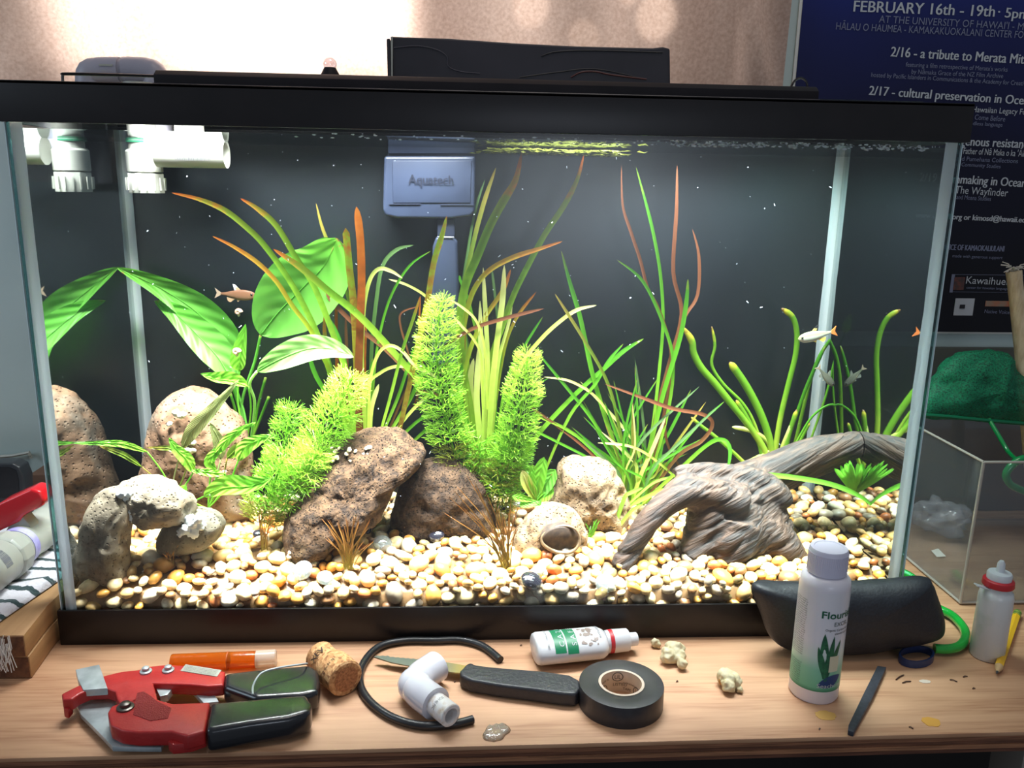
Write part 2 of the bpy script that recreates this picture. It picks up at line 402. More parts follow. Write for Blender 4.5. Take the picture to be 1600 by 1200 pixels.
wv = N(nt, 'ShaderNodeMath', operation='MULTIPLY'); wv.inputs[1].default_value = 14; L(n1.outputs[0], wv.inputs[0])
sn = N(nt, 'ShaderNodeMath', operation='SINE'); L(wv.outputs[0], sn.inputs[0])
s2 = N(nt, 'ShaderNodeMath', operation='MULTIPLY_ADD'); s2.inputs[1].default_value = .22; L(sn.outputs[0], s2.inputs[0]); L(n2.outputs[0], s2.inputs[2])
r = ramp(nt, [(.2, C(206, 160, 124)), (.6, C(196, 150, 114)), (.9, C(174, 124, 90))], s2.outputs[0])
n3 = N(nt, 'ShaderNodeTexNoise'); n3.inputs['Scale'].default_value = 9; n3.inputs['Detail'].default_value = 2; L(tc.outputs['Object'], n3.inputs['Vector'])
r3 = ramp(nt, [(.3, (.80, .78, .76, 1)), (.65, (1, 1, 1, 1))], n3.outputs[0])
mm = N(nt, 'ShaderNodeMix', data_type='RGBA', blend_type='MULTIPLY'); mm.inputs[0].default_value = 1
L(r.outputs[0], mm.inputs[6]); L(r3.outputs[0], mm.inputs[7]); L(mm.outputs[2], b.inputs['Base Color']); b.inputs['Roughness'].default_value = .55
M_ply = m
root = thing('work_bench', 'pine plywood work bench carrying the aquarium and tools', 'bench', (.4, .1, -.75))
dx = (B - A).normalized(); zt = 0.0
top = [A, B, Vector((1.55, .36, 0)), Vector((-.75, .36, 0)), Vector((-.75, A.y - .003, 0))]
top = [Vector((-.75, A.y, 0)), A, B, Vector((1.55, B.y, 0)), Vector((1.55, .36, 0)), Vector((-.75, .36, 0))]
Geo().prism(top, (0, 0, -.0035)).build('top_veneer', M_ply, root, bevel=.0006)
plys = [C(150, 98, 68), C(120, 74, 50), C(165, 112, 78), C(110, 66, 46)]
for i in range(4):
    off = Vector((0, .0006 * (i % 2 + 1), 0)); z0 = -.0036 - i * .0036
    tp = [p + Vector((0, 0, z0)) + (off if k < 4 else Vector()) for k, p in enumerate(top)]
    Geo().prism(tp, (0, 0, -.0035)).build('ply_layer', mat('ply_edge_%d' % i, plys[i], tuple(x * .55 for x in plys[i][:3]) + (1,), scale=14, stretch=(2, 9, 40), bump=.4, rough=.8), root)
for x in (-.1, .83, 1.45):
    Geo().box((x, -.1, -.75), (x + .04, -.06, -.0185)).build('leg', mat('leg_wood', C(150, 140, 130), rough=.7), root, bevel=.002)
Geo().box((-.74, .30, -.75), (1.54, .312, -.0186)).build('shade_panel', mat('shade_panel_dark', C(40, 34, 32), C(32, 28, 26), scale=8, rough=.8), root)  # dark sheet added to give the shade below the bench top
# stains on the bench top
for k, (x, y, rx, ry, c) in enumerate([(302, 1161, 9, 5, (90, 50, 120)), (347, 1160, 9, 5, (95, 55, 125)), (1455, 1128, 14, 7, (205, 150, 60)), (1290, 1118, 16, 7, (210, 165, 90)), (1445, 1065, 9, 3, (205, 190, 175))]):
    c0 = G(x, y, .0); s = SC(c0); pts = []
    for i in range(20):
        a = 2 * pi * i / 20; q = 1 + .25 * noise.noise(Vector((cos(a) * 2, sin(a) * 2, k)))
        pts.append(c0 + Vector((cos(a) * rx * s * q, sin(a) * ry * s * 1.7 * q, .0003)))
    Geo().prism(pts, (0, 0, -.0005)).build('stain', mat('stain_%d' % k, C(*c), rough=.7), root)
g = Geo()
for (x, y, ln, an) in ((1400, 1062, 22, .5), (1410, 1067, 16, .2), (1484, 1062, 10, -.5), (1505, 1058, 8, .2), (1420, 1136, 6, -.6), (922, 1065, 3, 1), (813, 1009, 3, .3), (1057, 1065, 3, .2), (1520, 1076, 4, .1), (710, 1066, 3, 1), (1280, 1140, 3, .6)):
    a = G(x, y, .0006); s = SC(a); d = Vector((cos(an), sin(an) * 1.2, 0)) * ln * s
    g.tube([a, a + d * .5 + Vector((0, .0006, .0004)), a + d], .0005, 5)
tag(g.build('debris', mat('debris_brown', C(70, 45, 35))), 'dark crumbs and bits scattered on the bench top', 'crumbs', kind='stuff')

# ================================================================== aquarium
root = thing('aquarium', 'large rectangular glass aquarium with black plastic frames', 'aquarium', (TANK_W / 2, TANK_D / 2, 0))
W, D = TANK_W, TANK_D; gt = .0025
m, nt, b = newmat('aquarium_glass'); nt.nodes.remove(b); L = nt.links.new
t = N(nt, 'ShaderNodeBsdfTransparent'); t.inputs[0].default_value = (.985, .995, .99, 1)
gl = N(nt, 'ShaderNodeBsdfGlossy'); gl.inputs['Roughness'].default_value = .30
lw = N(nt, 'ShaderNodeLayerWeight'); lw.inputs[0].default_value = .5; pw = N(nt, 'ShaderNodeMath', operation='POWER'); pw.inputs[1].default_value = 3.5; L(lw.outputs['Facing'], pw.inputs[0]); ma = N(nt, 'ShaderNodeMath', operation='MULTIPLY_ADD'); ma.inputs[1].default_value = .8; ma.inputs[2].default_value = .03; L(pw.outputs[0], ma.inputs[0])
mx = N(nt, 'ShaderNodeMixShader'); L(ma.outputs[0], mx.inputs[0]); L(t.outputs[0], mx.inputs[1]); L(gl.outputs[0], mx.inputs[2]); L(mx.outputs[0], nt.nodes['Material Output'].inputs[0])
M_glass = m
Geo().box((0, 0, .01), (W, gt, Z_TOP + .01)).build('front_pane', M_glass, root, smooth=False)
Geo().box((0, D, .01), (W, D + gt, Z_TOP + .01)).build('back_pane', M_glass, root, smooth=False)
M_edge = clearmat('glass_edge', (.40, .62, .62, 1), .05)
for x_ in (0, W - gt): Geo().box((x_, gt + .0001, .012), (x_ + gt, gt + .0035, Z_TOP)).build('glass_edge', M_edge, root, smooth=False)
M_side = clearmat('side_glass', (.93, .97, .97, 1), .03)
Geo().box((0, gt + .0036, .01), (gt, D, Z_TOP + .01)).build('side_pane', M_side, root, smooth=False)
Geo().box((W - gt, gt + .0036, .01), (W, D, Z_TOP + .01)).build('side_pane', M_side, root, smooth=False)
Geo().box((gt, gt, .01), (W - gt, D, .013)).build('bottom_pane', M_glass, root, smooth=False)
M_back = mat('black_backing', C(21, 27, 33), C(15, 20, 25), scale=7, rough=.42, spec=.35)
Geo().box((-.001, D + gt, .02), (W + .001, D + gt + .0015, Z_TOP + .02)).build('backing_sheet', M_back, root)
# silicone beads in the four corners
m, nt, b = newmat('silicone'); L = nt.links.new
tr = N(nt, 'ShaderNodeBsdfTranslucent'); tr.inputs[0].default_value = (.90, .96, 1, 1); df = N(nt, 'ShaderNodeBsdfDiffuse'); df.inputs[0].default_value = (.90, .96, 1, 1)
m1 = N(nt, 'ShaderNodeMixShader'); L(df.outputs[0], m1.inputs[1]); L(tr.outputs[0], m1.inputs[2])
tp = N(nt, 'ShaderNodeBsdfTransparent'); m2 = N(nt, 'ShaderNodeMixShader'); m1.inputs[0].default_value = .62; m2.inputs[0].default_value = .97; L(tp.outputs[0], m2.inputs[1]); gs = N(nt, 'ShaderNodeBsdfGlossy'); gs.inputs[0].default_value = (.86, .93, 1, 1); gs.inputs['Roughness'].default_value = .42; m4 = N(nt, 'ShaderNodeMixShader'); m4.inputs[0].default_value = .15; L(m1.outputs[0], m4.inputs[1]); L(gs.outputs[0], m4.inputs[2]); L(m4.outputs[0], m2.inputs[2])
L(m2.outputs[0], nt.nodes['Material Output'].inputs[0]); M_sil = m
def bead(x, y, sx, sy, w, d):
    a = [(x, y), (x + sx * w, y)]
    for k in range(1, 6):
        an = pi / 2 * k / 6; a.append((x + sx * w * (1 - sin(an)) , y + sy * d * (1 - cos(an))))
    a += [(x, y + sy * d)]
    n = 24; v = []; f = []
    for j in range(n + 1):
        z = .03 + (Z_TOP - .03) * j / n; q = 1 + .06 * noise.noise(Vector((0, 0, z * 30 + x * 7)))
        for p in a: v.append((x + (p[0] - x) * q, y + (p[1] - y) * q, z))
    k = len(a)
    for j in range(n):
        for i in range(k):
            i2 = (i + 1) % k; f.append((j * k + i, j * k + i2, (j + 1) * k + i2, (j + 1) * k + i))
    Geo().add(v, f).build('silicone_bead', M_sil, root, ang=60, recalc=True)
bead(gt, gt, 1, 1, .0095, .008); bead(W - gt, gt, -1, 1, .0105, .008)
bead(gt, D, 1, -1, .0075, .005); bead(W - gt, D, -1, -1, .0085, .005)
for x_ in (-.0007, W): Geo().box((x_, .0002, .03), (x_ + .0007, .0026, Z_TOP)).build('edge_glow_strip', mat('edge_glow_strip', C(215, 235, 240), rough=.15, spec=.9), root, smooth=False)  # pale strips: light shining along the glass edge, put into the colour
# frames
M_frame = mat('black_frame', C(26, 22, 24), C(20, 17, 19), scale=40, rough=.38, spec=.4)
def ring(z0, z1, out, inn):
    g = Geo(); xs = (-out, W + out); ys = (-out, D + out)
    g.box((xs[0], ys[0], z0), (xs[1], ys[0] + out - .0002, z1)); g.box((xs[0], ys[1] - out + .0025, z0), (xs[1], ys[1] + .003, z1))
    g.box((xs[0], ys[0] + out - .0002, z0), (xs[0] + out - .0002, ys[1], z1)); g.box((xs[1] - out + .0002, ys[0] + out - .0002, z0), (xs[1], ys[1], z1))
    return g
g = ring(Z_TOP, TANK_H, .004, 0); g.box((-.004, -.004, TANK_H - .003), (W + .004, .018, TANK_H)); g.box((-.004, D - .018, TANK_H - .003), (W + .004, D + .004, TANK_H))
g.build('top_frame', M_frame, root, bevel=.0008)
g = ring(0.0, Z_BOT, .003, 0); g.build('bottom_frame', M_frame, root, bevel=.0008)
Geo().box((W / 2 - .02, .004, TANK_H - .004), (W / 2 + .02, D - .004, TANK_H - .001)).build('centre_brace', M_frame, root)
# white flecks painting the sparkle of the water surface under the front frame
g = Geo()
for k in range(260):
    x = random.uniform(.52, .74) if k < 150 else random.uniform(.22, .74); z = WATER_Z + random.uniform(-.0030, .0012); s = random.uniform(.0005, .0016) * (1.7 if k < 150 else 1)
    v = [(x + s * cos(a) * random.uniform(.5, 1.6), gt + .0003, z + s * .45 * sin(a)) for a in (0, 1.2, 2.5, 3.6, 5)]
    g.add(v, [(0, 1, 2, 3, 4)])
for p in list(g.v): pass
o = g.build('sparkle_fleck', leafmat('sparkle_white', [(0, C(240, 245, 255)), (1, C(240, 245, 255))], trans=.5), root, smooth=False); o['kind'] = 'stuff'

# water: real TIR curve from inside, Fresnel from outside
m, nt, b = newmat('aquarium_water'); nt.nodes.remove(b); L = nt.links.new
t = N(nt, 'ShaderNodeBsdfTransparent'); t.inputs[0].default_value = (.975, .99, .985, 1)
gl = N(nt, 'ShaderNodeBsdfGlossy'); gl.inputs['Roughness'].default_value = .035; gl.inputs[0].default_value = (.62, .66, .66, 1)
lw = N(nt, 'ShaderNodeLayerWeight'); lw.inputs[0].default_value = .5; geo = N(nt, 'ShaderNodeNewGeometry')
mr = N(nt, 'ShaderNodeMapRange'); mr.interpolation_type = 'SMOOTHSTEP'; mr.inputs[1].default_value = .33; mr.inputs[2].default_value = .52; mr.inputs[3].default_value = 0; mr.inputs[4].default_value = .93; L(lw.outputs['Facing'], mr.inputs[0])
pw = N(nt, 'ShaderNodeMath', operation='POWER'); pw.inputs[1].default_value = 3.5; L(lw.outputs['Facing'], pw.inputs[0])
q = N(nt, 'ShaderNodeMath', operation='MULTIPLY_ADD'); q.inputs[1].default_value = .9; q.inputs[2].default_value = .02; L(pw.outputs[0], q.inputs[0])
mi = N(nt, 'ShaderNodeMix', data_type='FLOAT'); L(geo.outputs['Backfacing'], mi.inputs[0]); L(q.outputs[0], mi.inputs[2]); L(mr.outputs[0], mi.inputs[3])
mz = N(nt, 'ShaderNodeMapRange'); L(geo.outputs['Backfacing'], mz.inputs[0]); mz.inputs[3].default_value = .26; mz.inputs[4].default_value = .03; L(mz.outputs[0], gl.inputs['Roughness']); mx = N(nt, 'ShaderNodeMixShader'); L(mi.outputs[0], mx.inputs[0]); L(t.outputs[0], mx.inputs[1]); L(gl.outputs[0], mx.inputs[2]); L(mx.outputs[0], nt.nodes['Material Output'].inputs[0])
e = .0006
g = Geo().box((gt + e, gt + e, .0135), (W - gt - e, D - e, WATER_Z))
o = g.build('water', m, smooth=False); tag(o, 'clear water filling the glass aquarium up to its frame', 'water')
g = Geo(); 
for k in range(170):
    p = Vector((random.uniform(.05, .73), random.uniform(.01, .2), random.uniform(.10, .435))); s = random.uniform(.0003, .0007); d = Vector((random.uniform(-1, 1), 0, random.uniform(.2, 1))) * s * random.choice((.8, .8, 2.2))
    g.tube([p - d, p + d], s * .45, 4)
tag(g.build('water_specks', mat('speck_white', C(200, 210, 225)), smooth=False), 'tiny pale specks drifting in the aquarium water', 'specks', kind='stuff')
g = Geo()
for k in range(420):       # yellow-green scum on the surface near the back
    x = random.uniform(.385, .50) + random.gauss(0, .012); y = random.uniform(.12, .205); s = random.uniform(.003, .007)
    c0 = Vector((x, y, WATER_Z - .003 + random.uniform(-.0015, .0015)))
    v = []
    for a in range(6): v.append(c0 + Vector((cos(a) * s, sin(a) * s * .8, random.uniform(-.002, .0005))))
    g.add(v, [(0, 1, 2, 3, 4, 5)])
tag(g.build('algae_film', leafmat('algae', [(0, C(70, 74, 28)), (1, C(84, 88, 34))], trans=.5), smooth=False), 'yellow green algae film floating on the water surface', 'algae', kind='stuff')
# ================================================================== gravel
def gh(x, y):
    h = .045 + .012 * min(1, y / .05) + .004 * noise.noise(Vector((x * 9, y * 12, 3)))
    h -= .007 * math.exp(-((x - .18) / .06) ** 2 - (y / .03) ** 2)       # dip at the front, left of centre
    h += .010 * max(0, (y - .12) / .09) * (1 if x > .55 else .2)
    return h
def pebble_mesh(k):
    bm = bmesh.new(); bmesh.ops.create_icosphere(bm, subdivisions=2, radius=1)
    rnd = random.Random(k); a, b2, c2 = 1, rnd.uniform(.72, .95), rnd.uniform(.5, .75); of = Vector((k * 7.1, 0, 0))
    for q in bm.verts:
        d = 1 + .16 * noise.noise(q.co * .9 + of); q.co = Vector((q.co.x * a * d, q.co.y * b2 * d, q.co.z * c2 * d))
    v = [q.co.copy() for q in bm.verts]; f = [tuple(x.index for x in q.verts) for q in bm.faces]; bm.free(); return v, f
PEB = [pebble_mesh(k) for k in range(12)]
pebcols = [('cream', C(238, 212, 158)), ('pale_tan', C(226, 186, 118)), ('golden', C(216, 156, 70)), ('white', C(238, 226, 196)), ('grey', C(150, 138, 118)), ('brown', C(152, 108, 68)), ('rusty', C(190, 112, 60)), ('olive', C(140, 122, 78))]
pebw = [30, 24, 17, 12, 9, 6, 6, 4]
def pebmat(nm, c):
    if 'peb_' + nm in MATS: return MATS['peb_' + nm]
    m, nt, b = newmat('peb_' + nm); L = nt.links.new
    tc = N(nt, 'ShaderNodeTexCoord'); oi = N(nt, 'ShaderNodeObjectInfo'); n = N(nt, 'ShaderNodeTexNoise', noise_dimensions='4D'); n.inputs['Scale'].default_value = 1.3; n.inputs['Detail'].default_value = 4
    L(tc.outputs['Object'], n.inputs['Vector']); L(oi.outputs['Random'], n.inputs['W'])
    k = tuple(x * .62 for x in c[:3]) + (1,)
    r = ramp(nt, [(.32, k), (.6, c)], n.outputs[0]); L(r.outputs[0], b.inputs['Base Color']); b.inputs['Roughness'].default_value = .38
    MATS['peb_' + nm] = m; return m
# positions
cells = {}
pebs = []
def tryadd(x, y, z, s, sep):
    k = (int(x / .012), int(y / .012), int(z / .012))
    for i in (-1, 0, 1):
        for j in (-1, 0, 1):
            for l in (-1, 0, 1):
                for q in cells.get((k[0] + i, k[1] + j, k[2] + l), ()):
                    if (q[0] - x) ** 2 + (q[1] - y) ** 2 + (q[2] - z) ** 2 < ((q[3] + s) * sep) ** 2: return False
    cells.setdefault(k, []).append((x, y, z, s)); pebs.append((x, y, z, s)); return True
rg = random.Random(3)
def psize(): return rg.choice((.0050, .0062, .0072, .0082, .0092, .0106)) * rg.uniform(.9, 1.1)
for _ in range(1500):      # against the front glass
    s = psize() * .95; tryadd(rg.uniform(.008, .754), gt + .0012 + s * .8, rg.uniform(.02, gh(.4, 0) - .001), s, .72)
for _ in range(16000):
    s = psize(); x, y = rg.uniform(.008, .754), rg.uniform(.007, .208)
    tryadd(x, y, gh(x, y) - s * .25 + rg.uniform(-.002, .002), s, .70)
vis = sorted([p for p in pebs if p[2] > .030 and p[1] < .15], key=lambda p: p[1] / .15 * .010 - p[3])[:300]
viss = set(vis)
pm_cache = {}
def pebrot(r): return Matrix.Rotation(r.uniform(0, 6.28), 4, 'Z') @ Matrix.Rotation(r.gauss(0, .35), 4, 'X') @ Matrix.Rotation(r.gauss(0, .35), 4, 'Y')
desc = {'cream': 'cream', 'pale_tan': 'pale tan', 'golden': 'golden ochre', 'white': 'whitish', 'grey': 'grey', 'brown': 'brown', 'rusty': 'rusty orange', 'olive': 'olive brown'}
def zone(x, y):
    a = 'left end' if x < .2 else ('left half' if x < .38 else ('right half' if x < .58 else 'right end'))
    return a, ('against the front glass' if y < .02 else ('just behind the front glass' if y < .06 else 'farther back'))
for (x, y, z, s) in vis:
    ci = rg.choices(range(8), pebw)[0]; nm, c = pebcols[ci]; k = rg.randrange(12)
    if (k, ci) not in pm_cache:
        me = bpy.data.meshes.new('pebble'); me.from_pydata(PEB[k][0], [], PEB[k][1]); me.materials.append(pebmat(nm, c)); me.polygons.foreach_set('use_smooth', [True] * len(me.polygons)); pm_cache[(k, ci)] = me
    o = bpy.data.objects.new('pebble', pm_cache[(k, ci)]); COL.objects.link(o)
    o.matrix_world = Matrix.Translation((x, y, z)) @ pebrot(rg) @ Matrix.Diagonal((s, s, s, 1))
    za, zb = zone(x, y)
    size = 'large ' if s > .0098 else ''
    tag(o, f'{size}{desc[nm]} pebble {zb} in the {za} of the gravel', 'pebble', f'{size}{desc[nm]} pebbles {zb} {za}')
g = Geo()
for p in pebs:
    if p in viss: continue
    x, y, z, s = p; M4 = Matrix.Translation((x, y, z)) @ pebrot(rg) @ Matrix.Diagonal((s, s, s, 1)); k = rg.randrange(12)
    c = pebcols[rg.choices(range(8), pebw)[0]][1]; q = rg.uniform(.75, 1.05)
    g.add([M4 @ a for a in PEB[k][0]], PEB[k][1], c=(c[0] * q, c[1] * q, c[2] * q, 1))
m, nt, b = newmat('gravel_mix'); L = nt.links.new
at = N(nt, 'ShaderNodeAttribute'); at.attribute_name = 'col'; tc = N(nt, 'ShaderNodeTexCoord'); n = N(nt, 'ShaderNodeTexNoise'); n.inputs['Scale'].default_value = 180; n.inputs['Detail'].default_value = 4
L(tc.outputs['Object'], n.inputs['Vector']); r = ramp(nt, [(.32, (.62, .58, .52, 1)), (.6, (1, 1, 1, 1))], n.outputs[0])
mm = N(nt, 'ShaderNodeMix', data_type='RGBA', blend_type='MULTIPLY'); mm.inputs[0].default_value = 1; L(at.outputs['Color'], mm.inputs[6]); L(r.outputs[0], mm.inputs[7]); L(mm.outputs[2], b.inputs['Base Color']); b.inputs['Roughness'].default_value = .4
# fine bed below the pebbles
nx, ny = 90, 26; v = []; f = []
for j in range(ny + 1):
    for i in range(nx + 1):
        x = .0045 + (W - .009) * i / nx; y = .010 + (D - .012) * j / ny; v.append((x, y, gh(x, y) - .006))
for j in range(ny):
    for i in range(nx): a = j * (nx + 1) + i; f.append((a, a + 1, a + nx + 2, a + nx + 1))
b0 = len(v); 
for i in range(nx + 1): v.append((.0045 + (W - .009) * i / nx, .010, .014))
for i in range(nx): f.append((i, b0 + i, b0 + i + 1, i + 1))
g.add(v, f, c=C(120, 92, 58))
tag(g.build('gravel', m, attr=True, ang=180), 'bed of small tan and cream gravel covering the aquarium floor', 'gravel', kind='stuff')
# glass gems
M_gem = mat('dark_gem', C(34, 34, 42), rough=.04, spec=.9, coat=1)
M_gemc = clearmat('clear_gem', (.62, .68, .68, 1), .12, .03, haze=.25, hazecol=(.55, .6, .6, 1))
def onb(x, y, dz=0):
    p = G(x, y, .055)
    for _ in range(4): p = G(x, y, gh(p.x, max(0, min(.21, p.y))) + dz)
    return p
for i, (x, y, r, dark, lab) in enumerate([
    (637, 834, 13, 1, 'dark glossy glass gem below the cave between the lava rocks'), (682, 842, 13, 1, 'dark glossy glass gem at the foot of the right lava rock'),
    (572, 832, 9, 1, 'small dark glass gem right of the brown hair grass tuft'), (598, 856, 16, 0, 'clear grey glass gem in front of the rock cave'),
    (790, 797, 11, 1, 'dark glass gem behind the right hair grass tuft'), (808, 792, 8, 0, 'clear glass gem beside the small leafy rosette'),
    (832, 923, 19, 1, 'dark amber glass gem against the front glass'), (948, 924, 17, 0, 'clear glass gem against the front glass below the shell rock'),
    (473, 898, 17, 0, 'clear glass gem in front of the porous rock slab'), (508, 908, 13, 0, 'clear glass gem between pale pebbles near front glass'), (404, 838, 9, 1, 'dark glass gem left of the porous rock slab'),
    (842, 895, 12, 0, 'clear glass gem in front of the hollow shell rock')]):
    p = onb(x, y); s = SC(p) * r; p.y = max(p.y, .0045 + s * .6); bm = bmesh.new(); bmesh.ops.create_icosphere(bm, subdivisions=3, radius=1)
    R4 = Matrix.Rotation(.5 + .3 * sin(i), 4, 'X') @ Matrix.Rotation(.4 * cos(i * 2), 4, 'Y')
    gg = Geo().add([p + Vector((0, 0, s * .45)) + R4 @ Vector((q.co.x * s, q.co.y * s * .9, q.co.z * s * .55)) for q in bm.verts], [tuple(e.index for e in q.verts) for q in bm.faces]); bm.free()
    tag(gg.build('glass_gem', M_gem if dark else M_gemc, ang=180), lab, 'glass gem', 'glass gems in the gravel')

# ================================================================== rocks
def rockmat(name, c1, c2, c3=None, scale=45, pores=170, bump=1.0, lo=.35, hi=.62, patch=None):
    m, nt, b = newmat(name); L = nt.links.new
    tc = N(nt, 'ShaderNodeTexCoord'); n = N(nt, 'ShaderNodeTexNoise'); n.inputs['Scale'].default_value = scale; n.inputs['Detail'].default_value = 9; n.inputs['Roughness'].default_value = .65; L(tc.outputs['Object'], n.inputs['Vector'])
    r = ramp(nt, [(lo, c1), (hi, c2)], n.outputs[0])
    vo = N(nt, 'ShaderNodeTexVoronoi'); vo.inputs['Scale'].default_value = pores; vo.inputs['Randomness'].default_value = 1; L(tc.outputs['Object'], vo.inputs['Vector'])
    pr = ramp(nt, [(.10, (.32, .28, .24, 1)), (.30, (1, 1, 1, 1))], vo.outputs[0])
    n5 = N(nt, 'ShaderNodeTexNoise'); n5.inputs['Scale'].default_value = 30; n5.inputs['Detail'].default_value = 2; L(tc.outputs['Object'], n5.inputs['Vector'])
    msk = ramp(nt, [(.42, (0, 0, 0, 1)), (.55, (1, 1, 1, 1))], n5.outputs[0])
    mm = N(nt, 'ShaderNodeMix', data_type='RGBA', blend_type='MULTIPLY'); L(msk.outputs[0], mm.inputs[0]); L(r.outputs[0], mm.inputs[6]); L(pr.outputs[0], mm.inputs[7]); col = mm.outputs[2]
    if c3:
        n3 = N(nt, 'ShaderNodeTexNoise'); n3.inputs['Scale'].default_value = 16; n3.inputs['Detail'].default_value = 5; L(tc.outputs['Object'], n3.inputs['Vector'])
        r3 = ramp(nt, [(.54, (0, 0, 0, 1)), (.66, (1, 1, 1, 1))], n3.outputs[0])
        m3 = N(nt, 'ShaderNodeMix', data_type='RGBA'); L(r3.outputs[0], m3.inputs[0]); L(col, m3.inputs[6]); m3.inputs[7].default_value = c3; col = m3.outputs[2]
    L(col, b.inputs['Base Color']); b.inputs['Roughness'].default_value = .8; b.inputs['Specular IOR Level'].default_value = .2
    ms = ramp(nt, [(.0, (0, 0, 0, 1)), (.32, (1, 1, 1, 1))], vo.outputs[0])
    ad = N(nt, 'ShaderNodeMath', operation='ADD'); L(n.outputs[0], ad.inputs[0]); L(ms.outputs[0], ad.inputs[1])
    bp = N(nt, 'ShaderNodeBump'); bp.inputs['Strength'].default_value = bump; bp.inputs['Distance'].default_value = .0022; L(ad.outputs[0], bp.inputs['Height']); L(bp.outputs[0], b.inputs['Normal'])
    return m
def inflate(out, Y, T, rings=14, nper=5, expo=2.4, amp=.004, freq=28, seed=0, back=None, lean=0.0, cx=None, pits=0, cb=0, zfun=None):
    """a solid body: outline (pixels) seen at depth Y, swelling T metres towards and away from it"""
    o = cr(out, nper, True); n = len(o)
    mx_ = sum(p[0] for p in o) / n; my = sum(p[1] for p in o) / n
    if cx: mx_, my = cx
    v = []; f = []; of = Vector((seed * 13.7, 0, 0)); back = back or T
    def pt(s, k, side):
        x = mx_ + (o[k][0] - mx_) * s; y = my + (o[k][1] - my) * s
        d = (1 - s ** expo) ** .5 if s < 1 else 0
        p = P(x, y, Y + (lean * (my - y) / 100)); p.y += (-T if side < 0 else back) * d
        p0 = p * freq + of; q = noise.fractal(p0, .9, 2.1, 4) if amp else 0
        a = amp * q * (1 if s < .97 else .5)
        if pits: a -= pits * max(0, noise.noise(p * 75 + of) - .12)
        r = Vector((x - mx_, 0, -(y - my))).normalized() if s > .02 else Vector((0, 0, 0))
        nn = (r * s + Vector((0, side * d, 0))); return p + nn * a
    ss = [sin(pi / 2 * i / rings) for i in range(1, rings + 1)]
    for side in (-1, 1):
        b0 = len(v); v.append(pt(0.001, 0, side))
        rs = ss if side < 0 else ss[:-1]
        for s in rs:
            for k in range(n): v.append(pt(s, k, side))
        for k in range(n):
            k2 = (k + 1) % n; f.append((b0, b0 + 1 + k, b0 + 1 + k2) if side < 0 else (b0, b0 + 1 + k2, b0 + 1 + k))
        for i in range(len(rs) - 1):
            for k in range(n):
                k2 = (k + 1) % n; a0 = b0 + 1 + i * n; q = (a0 + k, a0 + n + k, a0 + n + k2, a0 + k2); f.append(q if side < 0 else q[::-1])
        if side < 0: edge = b0 + 1 + (len(rs) - 1) * n
        else:
            a0 = b0 + 1 + (len(rs) - 1) * n
            for k in range(n):
                k2 = (k + 1) % n; f.append((a0 + k, a0 + k2, edge + k2, edge + k))
    # all joined in order; front ring order reversed for outward normals
    return Geo().add(v, f)
rk = rockmat('rock_pinkish', C(84, 62, 45), C(134, 103, 79), C(128, 118, 104), scale=40, pores=230)
root = thing('porous_rock', 'tall rounded pinkish brown rock with white flecks at the left back', 'rock', P(305, 820, .155))
inflate([(226, 815), (222, 745), (231, 682), (246, 638), (272, 614), (305, 607), (337, 617), (362, 640), (382, 668), (392, 705), (392, 770), (385, 815), (300, 825)], .155, .042, rings=24, nper=9, amp=.005, seed=1, pits=.006).build('rock_body', rk, root, ang=180, recalc=True)
gb = Geo()
for (x, y, r) in ((302, 631, 12), (288, 646, 6), (318, 671, 10), (312, 683, 14), (366, 718, 6), (308, 692, 6)):
    c0 = P(x, y, .155); c0.y -= .040; s = SC(c0)
    for q in range(5):
        c1 = c0 + Vector((random.uniform(-1, 1) * r * s * .6, 0, random.uniform(-.5, .5) * r * s * .6)); bm = bmesh.new(); bmesh.ops.create_icosphere(bm, subdivisions=2, radius=1)
        gb.add([c1 + Vector((a.co.x * r * s * .5, a.co.y * .0035, a.co.z * r * s * .4)) * (1 + .5 * noise.noise(a.co * 2 + c1 * 200)) for a in bm.verts], [tuple(e.index for e in q2.verts) for q2 in bm.faces]); bm.free()
o = gb.build('white_patches', mat('white_deposit', C(235, 228, 215), C(190, 175, 150), scale=300, rough=.8), root, ang=180); o['kind'] = 'stuff'
rk2 = rockmat('rock_pale', C(92, 83, 68), C(144, 134, 115), C(152, 126, 92), scale=50, pores=300, bump=.8)
rk3 = rockmat('rock_grey', C(76, 72, 61), C(110, 104, 88), None, scale=60, pores=330, bump=.7)
def rock(name, lab, out, Y, T, m, **kw):
    g = inflate(out, Y, T, **kw); o = g.build(name, m, None, ang=180, recalc=True); tag(o, lab, 'rock'); return o
rock('standing_stone', 'pale upright pitted stone, left foot of the stone arch', [(128, 912), (118, 878), (124, 838), (136, 797), (150, 771), (172, 762), (194, 768), (205, 793), (203, 838), (202, 880), (196, 912), (160, 918)], .030, .021, rk2, rings=18, nper=7, amp=.003, seed=2, freq=45, pits=.007)
rock('bridging_stone', 'oval pitted stone lying across the top of the stone arch', [(184, 772), (190, 756), (225, 748), (256, 751), (286, 767), (303, 784), (301, 804), (282, 818), (246, 821), (212, 814), (198, 797)], .046, .024, rk2, rings=18, nper=7, amp=.005, seed=3, freq=50, pits=.005)
rock('grey_stone', 'smooth grey stone, right foot of the stone arch', [(246, 846), (258, 818), (290, 798), (322, 797), (346, 810), (351, 826), (336, 846), (300, 862), (260, 866)], .060, .024, rk3, rings=16, nper=6, amp=.002, seed=4, freq=45)
